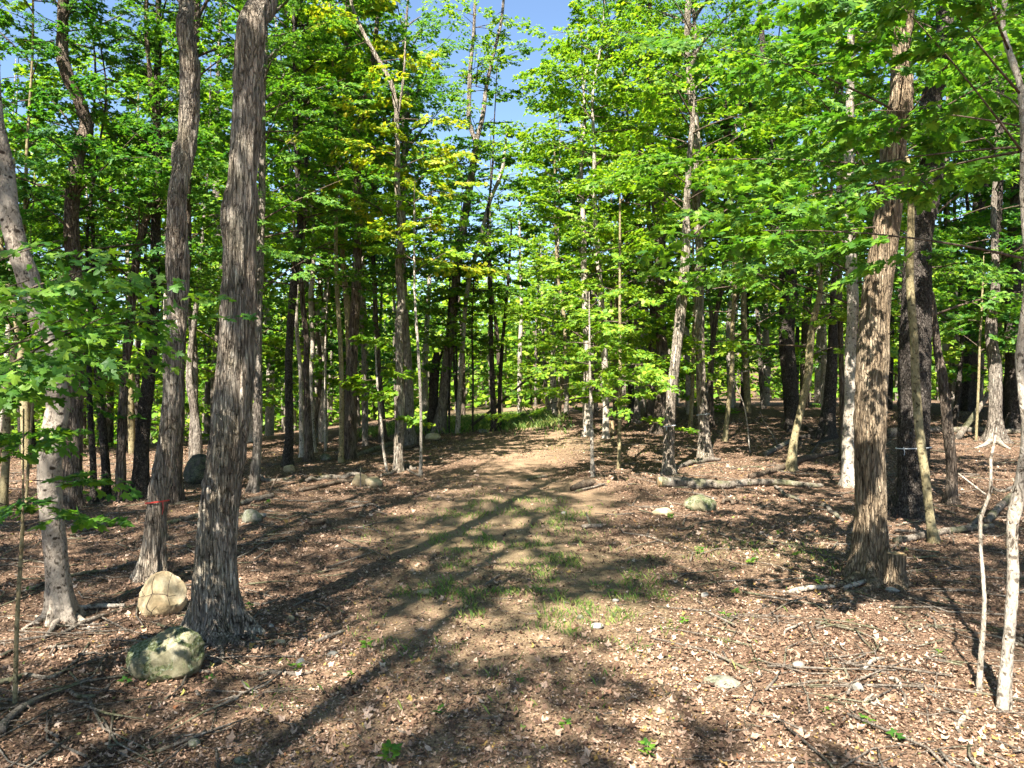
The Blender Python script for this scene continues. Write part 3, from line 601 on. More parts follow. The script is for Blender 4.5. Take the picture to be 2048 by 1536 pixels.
mk('maple_tree', 'brown bent trunk right behind the tall light-barked one', 'brown', [(1423,855,14),(1422,760,12),(1430,650,11),(1445,560,11),(1452,480,10),(1450,380,8)], G_MID_R, H=14, seed=53, cs=0.8, crown=(600,200,14,2.0,'g'))
mk('maple_tree', 'slim light trunk curving gently, right of the tall light-barked one', 'olive', [(1450,882,11),(1458,800,10),(1464,730,9.5),(1467,650,9),(1469,560,8.5),(1468,480,8),(1463,360,6)], G_MID_R, H=12, canopy=False, seed=54, crown=(680,250,16,1.8,'g'))
mk('maple_tree', 'dark straight far trunk, left one of a close pair', 'dark', [(1485,815,9),(1486,740,9),(1487,640,8),(1488,520,7)], G_MID_R, H=16, seed=55, cs=0.8)
mk('maple_tree', 'dark straight far trunk, right one of a close pair', 'dark', [(1497,815,8),(1496,740,8),(1496,640,7.5),(1497,520,6)], G_MID_R, H=16, canopy=False, seed=56, crown=(640,200,14,1.9,'d'))
mk('maple_tree', 'sunlit pale far trunk with a twin, left of the curved dark tree', 'pale', [(1530,812,14),(1530,740,12),(1529,680,11),(1530,600,9)], G_MID_R, H=14, canopy=False, seed=57, crown=(640,250,14,2.0,'g'))
mk('maple_tree', 'big dark trunk curving at its foot and forking above', 'dark', [(1585,862,30),(1583,820,33),(1580,760,34),(1575,700,34),(1574,640,36),(1576,580,37),(1570,520,34),(1560,470,28),(1557,440,22)], G_MID_R, seed=58, canopy=False,
   limbs=[[(1557,470,20),(1540,430,18),(1530,390,16),(1522,320,14),(1514,220,12),(1510,80,10)],[(1560,470,20),(1556,420,17),(1550,350,16),(1542,215,13),(1534,60,11),(1530,-60,9)]], crown=(420,40,20,2.6,'d'))
mk('maple_tree', 'olive trunk leaning right across the curved dark tree', 'olive', [(1582,942,22),(1588,880,17),(1602,822,16),(1614,760,17),(1621,700,16),(1627,650,14),(1640,570,10),(1648,480,7)], G_MID_R, H=9, canopy=False, seed=59, crown=(720,450,14,1.9,'b'))
mk('maple_tree', 'dark trunk with a mass of exposed roots at its foot', 'dark', [(1652,877,38),(1659,810,27),(1663,740,24),(1666,670,21),(1670,560,18),(1674,430,14)], G_MID_R, H=16, seed=60, flare=0.8, ctint='d', crown=(600,150,14,2.2,'d'))
mk('maple_tree', 'tall pale peeling trunk just left of the thick tan maple', 'pale', [(1698,973,34),(1697,900,27),(1700,800,25),(1702,700,24),(1703,620,24),(1698,500,23),(1697,420,23),(1700,330,21),(1704,250,18)], G_MID_R, H=16, seed=61, flare=0.6, crown=(640,300,14,2.0,'g'))
mk('maple_tree', 'dark slim trunk hidden left of the tall pale peeling one', 'brown', [(1686,920,16),(1686,850,14),(1684,750,12),(1680,640,11),(1676,520,9)], G_MID_R, H=13, canopy=False, seed=62, crown=(620,300,12,1.9,'g'))
mk('maple_tree', 'speckled trunk leaning left behind the olive leaning sapling', 'brown', [(1902,1007,26),(1904,940,20),(1894,850,21),(1884,760,20),(1875,690,16),(1862,600,12),(1856,540,9)], G_MID_R, H=11, canopy=False, seed=63, crown=(640,250,12,1.9,'g'))
mk('pine_tree', 'broad black trunk in deep shade right of the speckled leaning trunk', 'dark', [(1935,822,46),(1937,760,40),(1940,690,38),(1946,600,35),(1955,450,30),(1962,300,25)], G_MID_R, H=19, seed=64, ctint='d', crown=(520,120,14,2.4,'d'))
mk('maple_tree', 'gnarled pale-rooted trunk near the right edge, behind the fallen pole', 'grey', [(1990,884,36),(1990,820,28),(1989,740,26),(1985,660,22),(1990,560,16),(1996,430,12)], G_MID_R, H=14, seed=65, flare=1.0, crown=(600,150,14,2.2,'d'))
mk('pine_tree', 'dark wide trunk at the far right edge behind the gnarled trunk', 'dark', [(2030,860,44),(2030,740,40),(2027,650,34),(2030,500,28)], G_MID_R, H=18, seed=66, ctint='d', crown=(520,150,12,2.4,'d'))
mk('sapling', 'thin grey stem in front of the broad black trunk', 'olive', [(1952,882,6),(1957,780,5.5),(1961,680,5),(1966,560,4)], G_MID_R, canopy=False, seed=67, crown=(720,540,9,1.3,'g'))

# -- unseen trees: slim one inferred from its trunk shadow, the rest added for shade
for k, (x, y, h, w, zc, s, lb) in enumerate([(-3.9,-1.0,19,0.115,11.4,1.12,'slim tall maple that throws the long trunk shadow on the track'),(-11.4,-3.0,17,0.17,8.0,0.9,'unseen maple behind the viewpoint, added for shade at the left'),
        (-6.9,-6.2,18,0.16,8.5,0.95,'unseen maple behind the viewpoint, added to shade the lower left corner'),(-3.6,-7.9,17,0.15,8.5,0.8,'unseen maple behind the viewpoint, added to shade the bottom edge'),(-8.3,1.4,19,0.14,10.0,0.75,'tall unseen maple at left, added to shade the ground beside the shaggy maple'),(2.2,-2.0,17,0.12,11.0,0.62,'small-crowned unseen maple behind the viewpoint, added to shade the lower right'),
        (5.5,1.5,16,0.17,8.0,0.9,'unseen maple at right, added to shade the right bank'),(-14,1.0,16,0.16,7.0,1.1,'unseen maple at left, added to shade the far left trunks'),(-11.5,5.0,16,0.16,7.5,1.0,'unseen maple added for shade at left, beside the grey knotted tree'),(12,4.5,16,0.16,7.5,1.1,'unseen maple added for shade at right, beyond the pale young trunk')]):
    z = tz(x, y)
    e = empty('maple_tree', (x, y, z), lb, 'tree', 'trees behind the viewpoint')
    P, R = resample([(0,0,-0.3),(0.05,0.05,h*0.3),(-0.1,0.1,h*0.6),(0,0,h*0.75)], [w*1.3,w,w*0.8,w*0.5], 0.3)
    obj('trunk', mesh_np('trunk', *tube(P, R, 16)), BARK['maple'], e)
    for nm, mm, key, mt in (('canopy', CANOPY[k % 5][0], 'g', LEAF['g']), ('canopy_limbs', CANOPY[k % 5][1], 'maple', BARK['maple'])):
        c = shared(nm, mm, mt, e, (-0.9 if k == 0 else 0, 0, zc)); c.rotation_euler = (0, 0, k * 0.3 - 1); c.scale = (s, s, s * 0.95); c['kind'] = 'stuff'

# -- far trees, shared meshes
rng = np.random.default_rng(8)
far_trunks = []
for k in range(5):
    h = 10 + k; P, R = resample([(0,0,-0.3),(rng.normal(0,.12),rng.normal(0,.12),h*0.25),(rng.normal(0,.25),rng.normal(0,.2),h*0.55),(rng.normal(0,.2),0,h)], [0.13+0.02*k,0.11+0.015*k,0.085,0.02], 0.5)
    far_trunks.append(mesh_np('trunk', *tube(P, R, 8)))
placed = []
tries = 0
while len(placed) < 48 and tries < 6000:
    tries += 1
    y = rng.uniform(22, 46); u = rng.uniform(-1.15, 1.15); x = u * 0.69 * y
    if abs(x + 0.2) < 3.0 and y < 30: continue
    if -4.5 < x < 1.6 and y < 41: continue
    if any((x - a) ** 2 + (y - b) ** 2 < 2.6 for a, b in placed): continue
    if any((x - t[0].location[0]) ** 2 + (y - t[0].location[1]) ** 2 < 1.2 for t in TREES): continue
    placed.append((x, y))
for k, (x, y) in enumerate(placed):
    zone = 'left of the track' if x < -3 else ('right of the track' if x > 3 else 'beyond the crest of the track')
    e = empty('maple_tree', (x, y, tz(x, y)), f'slender leafy background tree among many {zone}', 'tree', f'background trees {zone}')
    j = int(rng.integers(5)); q = rng.uniform(0.85, 1.35); e.rotation_euler = (0, 0, rng.uniform(-0.6, 0.6)); e.scale = (q, q, q * rng.uniform(0.9, 1.1))
    kb = ['brown', 'grey', 'pale', 'dark', 'grey', 'pale'][int(rng.integers(6))]
    kl = ['g', 'b', 'g', 'd', 'b'][int(rng.integers(5))]
    shared('trunk', far_trunks[j], BARK[kb], e)
    c = shared('crown', YOUNG[j][0], LEAF[kl], e); c['kind'] = 'stuff'
    c = shared('branches', YOUNG[j][1], BARK['twig'], e); c['kind'] = 'stuff'

POLE_TOP = [young_crown(240 + k, 6.5 + k, 12.5 + k, 1.5, 16, 0.145, 0.7) for k in range(3)]
pole_trunks = []
for k in range(4):
    h = 12 + k; P, R = resample([(0,0,-0.3),(rng.normal(0,.15),rng.normal(0,.15),h*0.25),(rng.normal(0,.3),rng.normal(0,.2),h*0.5),(rng.normal(0,.12),0,h)], [0.085+0.02*k,0.07+0.017*k,0.055,0.012], 0.5)
    pole_trunks.append(mesh_np('trunk', *tube(P, R, 8)))
poles = []; tries = 0
while len(poles) < 56 and tries < 9000:
    tries += 1
    y = rng.uniform(21, 44); x = rng.uniform(-1.08, 1.08) * 0.69 * y
    if abs(x + 0.2) < 3.0 and y < 30: continue
    if -4.0 < x < 1.6 and y < 38: continue
    if any((x - a) ** 2 + (y - b) ** 2 < 1.2 for a, b in placed + poles): continue
    if any((x - t[0].location[0]) ** 2 + (y - t[0].location[1]) ** 2 < 1.0 for t in TREES): continue
    poles.append((x, y))
for k, (x, y) in enumerate(poles):
    zone = 'left of the track' if x < 0 else 'right of the track'
    e = empty('maple_tree', (x, y, tz(x, y)), f'slim pole-like tree with bare lower stem among many {zone}', 'tree', f'pole trees {zone}')
    q = rng.uniform(0.85, 1.2); e.rotation_euler = (rng.normal(0, 0.03), rng.normal(0, 0.03), rng.uniform(-0.6, 0.6)); e.scale = (q, q, q)
    kb = ['brown', 'grey', 'pale', 'dark', 'grey', 'pale', 'olive'][int(rng.integers(7))]; kl = ['g', 'b', 'g', 'd', 'b'][int(rng.integers(5))]; j = int(rng.integers(3))
    shared('trunk', pole_trunks[int(rng.integers(4))], BARK[kb], e)
    c = shared('crown', POLE_TOP[j][0], LEAF[kl], e); c['kind'] = 'stuff'
    c = shared('branches', POLE_TOP[j][1], BARK['twig'], e); c['kind'] = 'stuff'

# -- the wood beyond: one mass
def distant():
    rng = np.random.default_rng(5); P, T = [], []
    for k in range(640):
        y = 62 + 85 * rng.random() ** 1.5; x = rng.uniform(-1.2, 1.2) * 0.69 * y; z = tz(x, y); h = rng.uniform(9, 17)
        r = rng.uniform(0.07, 0.18); T.append(tube(np.array([(x, y, z - 0.5), (x + rng.normal(0, .3), y, z + h * .5), (x + rng.normal(0, .4), y, z + h)]), np.array([r, r * .7, .02]), 5, False))
        n = 190; t = rng.random(n) ** 0.9; rad = 3.0 * (1 - 0.6 * t) * np.sqrt(rng.random(n)); a = rng.uniform(0, 6.28, n)
        P.append(np.stack([x + rad * np.cos(a), y + rad * np.sin(a), z + 0.2 + (h + 0.5) * t], -1))
    P = np.concatenate(P); n = len(P)
    o = obj('forest', leaf_mesh('forest', P, rng.normal(0, 1, (n, 3)) * np.array([1, 1, .3]), np.array([0, 0, 0.7]) + TO_LIGHT * 0.6 + rng.normal(0, .5, (n, 3)), rng.uniform(0.4, 0.85, n), rng.random(n), 'card'), LEAF['b'])
    o['kind'] = 'stuff'; o['label'] = 'distant sunlit green wood beyond the trees'
    o2 = obj('trunks', mesh_np('trunks', *merge(T)), BARK['grey'], o); o2['kind'] = 'stuff'
distant()

# ------------------------------------------------------------------ left foreground maple bough, held by a stem just out of frame
rng = np.random.default_rng(21)
e = empty('maple_sapling', (-4.4, 5.2, tz(-4.4, 5.2)), 'leafy dark maple bough reaching in from the left edge', 'tree')
z0 = tz(-4.4, 5.2)
P, R = resample([(0,0,-0.3),(0.05,0.05,1.2),(0.0,0.0,2.6),(0.1,0.1,4.2)], [0.035,0.03,0.022,0.008], 0.2)
obj('trunk', mesh_np('trunk', *tube(P, R, 10)), BARK['olive'], e)
brs = []
for (zb, px, py, Yt_, up) in [(2.2,165,548,5.6,0.0),(2.55,250,520,6.0,0),(2.0,300,600,6.2,0),(2.75,120,480,5.4,0),(1.9,120,640,5.3,0),(2.4,330,640,6.4,0),(2.15,40,700,5.0,0),(2.5,60,560,5.2,0),(2.3,200,600,6.6,0),(2.0,210,690,6.2,0)]:
    tgt = ray(px, py, Yt_) - np.array([-4.4, 5.2, z0]); b = np.array([0.03, 0.03, zb]); d = tgt - b
    pts = np.array([b + d * t + np.array([0, 0, 0.12 * math.sin(math.pi * t)]) for t in np.linspace(0, 1, 6)]); sp = []
    az = math.atan2(d[1], d[0]); L = np.linalg.norm(d)
    for q in range(7):
        t = 0.25 + 0.75 * q / 6; o = b + d * t + np.array([0, 0, 0.12 * math.sin(math.pi * t)]); a = az + (1 if q % 2 else -1) * rng.uniform(0.4, 1.0)
        sp.append((o, np.array([math.cos(a), math.sin(a), rng.uniform(-0.55, 0.15)]), rng.uniform(0.4, 0.75)))
    brs.append((pts, np.linspace(0.014, 0.003, 6), sp))
Pn, D, N, S, r = sprays_to_leaves(rng, [s for q in brs for s in q[2]], 0.08, 0.36)
c = obj('crown', leaf_mesh('crown', Pn, D, N, S, r, 'hi'), LEAF['g'], e); c['kind'] = 'stuff'
for q in brs: obj('branch', mesh_np('branch', *tube(q[0], q[1], 6)), BARK['twig'], e)

# ------------------------------------------------------------------ ribbons and strings on trunks
TIDX = {t[0].name: t for t in TREES}
def band(name, label, tree, py, mat, width, tail=None):
    t = TIDX[tree.name]; z = CAMZ - (py - 768) * t[0].location[1] / F
    c, r = tree_axis(t, z); n = 40; th = np.linspace(0, 2 * math.pi, n, endpoint=False); rr = r * 1.1 + 0.012
    V = []
    for dz in (-width / 2, width / 2):
        for k in (0.0, 0.004): V.append(np.stack([c[0] + (rr + k) * np.cos(th), c[1] + (rr + k) * np.sin(th), z + dz + 0.02 * np.cos(th + 0.6)], -1))
    V = np.concatenate(V); j = np.arange(n); j2 = (j + 1) % n; Fq = []
    for a, b_ in ((0, 1), (1, 3), (3, 2), (2, 0)): Fq.append(np.stack([a * n + j, a * n + j2, b_ * n + j2, b_ * n + j], -1))
    parts = [(V, np.concatenate(Fq), None)]
    if tail:
        a0 = tail[0]; p0 = np.array([c[0] + (rr + 0.01) * math.cos(a0), c[1] + (rr + 0.01) * math.sin(a0), z])
        parts.append(tube(np.array([p0 + (0, 0, 0.02), p0 + (0.01, -0.01, -tail[1] * .5), p0 + (0.0, -0.015, -tail[1])]), np.array([width * .4, width * .35, width * .3]), 4))
    tag(obj(name, mesh_np(name, *merge(parts), smooth_shade=False), mat), label, name.replace('_', ' ').split()[-1])
band('flagging_ribbon', 'red plastic ribbon tied round the rough maple behind the tan boulder', B, 1003, M_RED, 0.017, (-0.7, 0.14))
band('marker_string', 'white string tied round the leaning mottled trunk by the log', BH, 852, M_WHITE, 0.014, (-2.3, 0.10))
band('marker_string', 'white string tied round the tall straight light-barked trunk', BI, 829, M_WHITE, 0.014)
band('marker_string', 'white string tied round the dark scaly trunk', E_, 895, M_WHITE, 0.014, (-2.6, 0.12))

# ------------------------------------------------------------------ rocks
def ico(n=3):
    import bmesh
    bm = bmesh.new(); bmesh.ops.create_icosphere(bm, subdivisions=n, radius=1); V = np.array([v.co[:] for v in bm.verts]); Fc = np.array([[v.index for v in f.verts] for f in bm.faces]); bm.free(); return V, Fc
ICO = {k: ico(k) for k in (2, 3, 5)}
def rock(name, label, px, py, wpx, hpx, kind, seed, depth_ratio=0.8, lod=3, group=None, cuts=5, skew=0.0, sink=0.25):
    b = hit(px, py); s = b[1] / F; w, h = wpx * s / 2, hpx * s; V, Fc = ICO[lod]; V = V.copy(); r = np.random.default_rng(seed)
    for k in range(cuts):                               # flat broken faces
        n = r.normal(0, 1, 3); n[2] = abs(n[2]) * 0.7; n /= np.linalg.norm(n); d = r.uniform(0.6, 0.85); q = V @ n - d
        V = V - np.maximum(q, 0)[:, None] * n * 0.98
    V = V * (1 + 0.05 * fbm(V * 2.2 + seed, seed, 3))[:, None] + 0.018 * noise3(V * 9 + seed, seed + 3)[:, None]
    zs = (V[:, 2] - V[:, 2].min()) / (V[:, 2].max() - V[:, 2].min()); V[:, 0] += skew * zs
    V = V / np.array([np.ptp(V[:, 0]) / 2, np.ptp(V[:, 1]) / 2, 1]); zz = zs * (1 + sink) - sink
    V = np.stack([V[:, 0] * w, V[:, 1] * w * depth_ratio, zz * h], -1)
    me = mesh_np(name, V, None, Fc, True); me.set_sharp_from_angle(angle=math.radians(28)); o = obj(name, me, ROCK[kind], None, b + np.array([0, w * depth_ratio * 0.6, 0]))
    return tag(o, label, 'rock' if wpx > 30 else 'stone', group)
rock('boulder', 'tan rounded boulder with dead twigs before it, between two left trunks', 311, 1232, 98, 82, 'tan', 40, 0.8, 5, cuts=5, skew=0.08)
rock('boulder', 'mossy angular boulder in the lower left foreground', 312, 1362, 152, 92, 'moss', 9, 0.75, 5, cuts=8, skew=0.12)
rock('rock', 'tan rock, left one of the pair at the foot of the shaggy slim trunk', 719, 973, 32, 25, 'tan', 12, 0.9, 3)
rock('rock', 'tan sloping rock, right one of the pair near the track', 748, 975, 36, 20, 'tan', 14, 0.9, 3, skew=-0.3)
rock('rock', 'grey-brown rock just right of the thick shaggy maple foot', 499, 1046, 44, 26, 'grey', 15, 0.9, 3)
rock('stone', 'small whitish stone next to the grey-brown rock by the shaggy maple', 524, 1036, 14, 8, 'white', 16, 0.9, 2)
rock('rock', 'yellowish rock at the foot of the leftmost dark furrowed trunk', 577, 945, 24, 14, 'tan', 17, 0.9, 3)
rock('rock', 'greenish rock behind the slim trunks left of the track', 651, 921, 22, 13, 'grey', 18, 0.9, 3)
rock('rock', 'flat-topped pale rock below the fallen log', 1405, 1022, 66, 30, 'moss', 19, 0.8, 3, cuts=7)
rock('rock', 'low yellowish rock left of the flat-topped pale rock', 1324, 1032, 46, 15, 'tan', 20, 0.7, 3, skew=0.4)
rock('rock', 'low tan rock at the foot of the big leaning forked trunk', 866, 880, 34, 14, 'tan', 21, 0.8, 3)
rock('boulder', 'large dark shaded boulder left of the thick shaggy maple', 392, 968, 66, 58, 'dark', 22, 1.0, 3)
rock('rock', 'flat grey rock sunk in leaves on the lower right ground', 1450, 1376, 70, 12, 'grey', 23, 0.8, 3, cuts=8)
rock('stone', 'egg-shaped pale stone lying on the sunlit leaves, lower right', 1600, 1338, 24, 13, 'white', 24, 0.9, 3, cuts=0)
rock('rock', 'small mossy rock in the shade left of the grassy crest', 968, 866, 22, 8, 'grey', 25, 0.8, 2)
STONES = [(1195,1258,26,10,'white','elongated pale stone at the middle of the track'),(1160,1240,14,8,'grey','small grey stone left of the elongated pale stone'),(580,1245,16,10,'tan','small tan stone right of the shaggy maple roots'),
 (541,1258,12,8,'white','tiny pale stone nearest the shaggy maple roots'),(600,1335,18,14,'white','white upright stone on the shaded ground left of the trunk shadow'),(663,1314,22,8,'white','flat white stone above the trunk shadow'),
 (896,1364,12,9,'white','small round white stone right of the trunk shadow'),(912,1336,10,7,'tan','tiny tan stone above the round white one'),(560,1290,22,9,'tan','low tan stone beside the shaggy maple roots'),
 (1128,1030,12,7,'white','tiny pale stone on the track by the grass'),(1110,1005,12,6,'tan','tiny tan stone left of the low mound'),(1320,1430,26,10,'tan','tan flat stone among leaves low on the right'),
 (1350,1345,16,8,'white','small white stone left of the flat grey rock'),(1410,1196,16,9,'white','small pale stone near the grass on the right'),(1232,1205,14,6,'white','little pale stone right of the track grass'),
 (385,1500,26,16,'grey','grey pointed stone at the bottom left'),(480,1530,30,10,'grey','flat grey stone at the very bottom left'),(1720,1385,26,14,'white','angular pale stone among twigs, lower right'),(850,1190,34,9,'tan','pale flat stone in the sunlit track stripe'),
 (1325,1480,18,9,'tan','small tan stone near the bottom middle right'),(1770,1150,18,12,'white','white stone wedged at the sawn stump foot'),(1788,1185,30,9,'white','flat pale stone before the sawn stump')]
for k, (x, y, w, h, kd, lb) in enumerate(STONES): rock('stone', lb, x, y, w, h, kd, 60 + k, 0.8, 2 if w < 20 else 3, 'loose stones', cuts=3)

# ------------------------------------------------------------------ fallen wood
def lay(name, label, pts, kind, cat, group=None, lift=0.5, seed=0, side=(), nu=None, upright=False):
    """pts (px, py, w px[, height above ground m]) lying on the ground"""
    P, R = [], []
    for p in pts:
        g_ = hit(p[0], p[1]); r = p[2] * g_[1] / F / 2; r *= 1.25 if p[2] < 9 else 1.0; g_[2] += r * lift * 2 - r * 0.3 + 0.012 + (p[3] if len(p) > 3 else 0); P.append(g_); R.append(r)
    b = P[0].copy(); P = np.array(P) - b; R = np.array(R); rm = R.max(); w = max(p[2] for p in pts)
    q, r = resample(P, R, max(0.03, rm * (0.5 if w > 8 else 1.5)))
    rg = np.random.default_rng(seed)
    if w <= 8: q[1:-1] += np.stack([noise3(q[1:-1] * 3 + seed + k * 9, seed + k) for k in range(3)], -1) * rm * 1.2
    nu = nu or int(np.clip(w * 1.6, 5, 40))
    def sh(th, P_, R_, A_, B_, rad):
        d = np.cos(th)[None, :, None] * A_[:, None] + np.sin(th)[None, :, None] * B_[:, None]; pt = P_[:, None] + d * R_[:, None, None]
        return rad * (1 + 0.16 * noise3(pt * 7 + seed, seed) + 0.10 * noise3(pt * 24 + seed, seed + 2))
    me = mesh_np(name, *tube(q, r, nu, True, sh if w > 5 else None))
    parts = [(np.array([v.co[:] for v in me.vertices]), None, None)] if False else None
    o = obj(name, me, BARK[kind], None, b); tag(o, label, cat, group)
    for s in side:
        SP, SR = [], []
        for p in s:
            g_ = hit(p[0], p[1]); rr = p[2] * g_[1] / F / 2; g_[2] += rr + (p[3] if len(p) > 3 else 0); SP.append(g_ - b); SR.append(rr)
        q2, r2 = resample(SP, SR, 0.06); obj('twig', mesh_np('twig', *tube(q2, r2, 5)), BARK[kind], o)
    return o
LOG = lay('log', 'thick weathered log with a cut end, lying right of the track', [(1317,974,22),(1360,975,21),(1410,977,20),(1450,978,17),(1500,972,14),(1560,972,13),(1620,976,10),(1645,976,6)], 'dead', 'log', None, 0.55, 1, nu=40)
gl = LOG.location
n = 24; th = np.linspace(0, 2 * math.pi, n, endpoint=False); rr = 21 * gl[1] / F / 2 * 0.98
cutV = np.concatenate([np.stack([np.full(n, -0.012), rr * np.cos(th), rr * np.sin(th)], -1), np.stack([np.full(n, 0.05), rr * np.cos(th), rr * np.sin(th)], -1), [[-0.016, 0, 0]]])
j = np.arange(n); obj('cut_end', mesh_np('cut_end', cutV, np.stack([j, (j + 1) % n, n + (j + 1) % n, n + j], -1), np.stack([np.full(n, 2 * n), (j + 1) % n, j], -1), False), BARK['wood'], LOG)
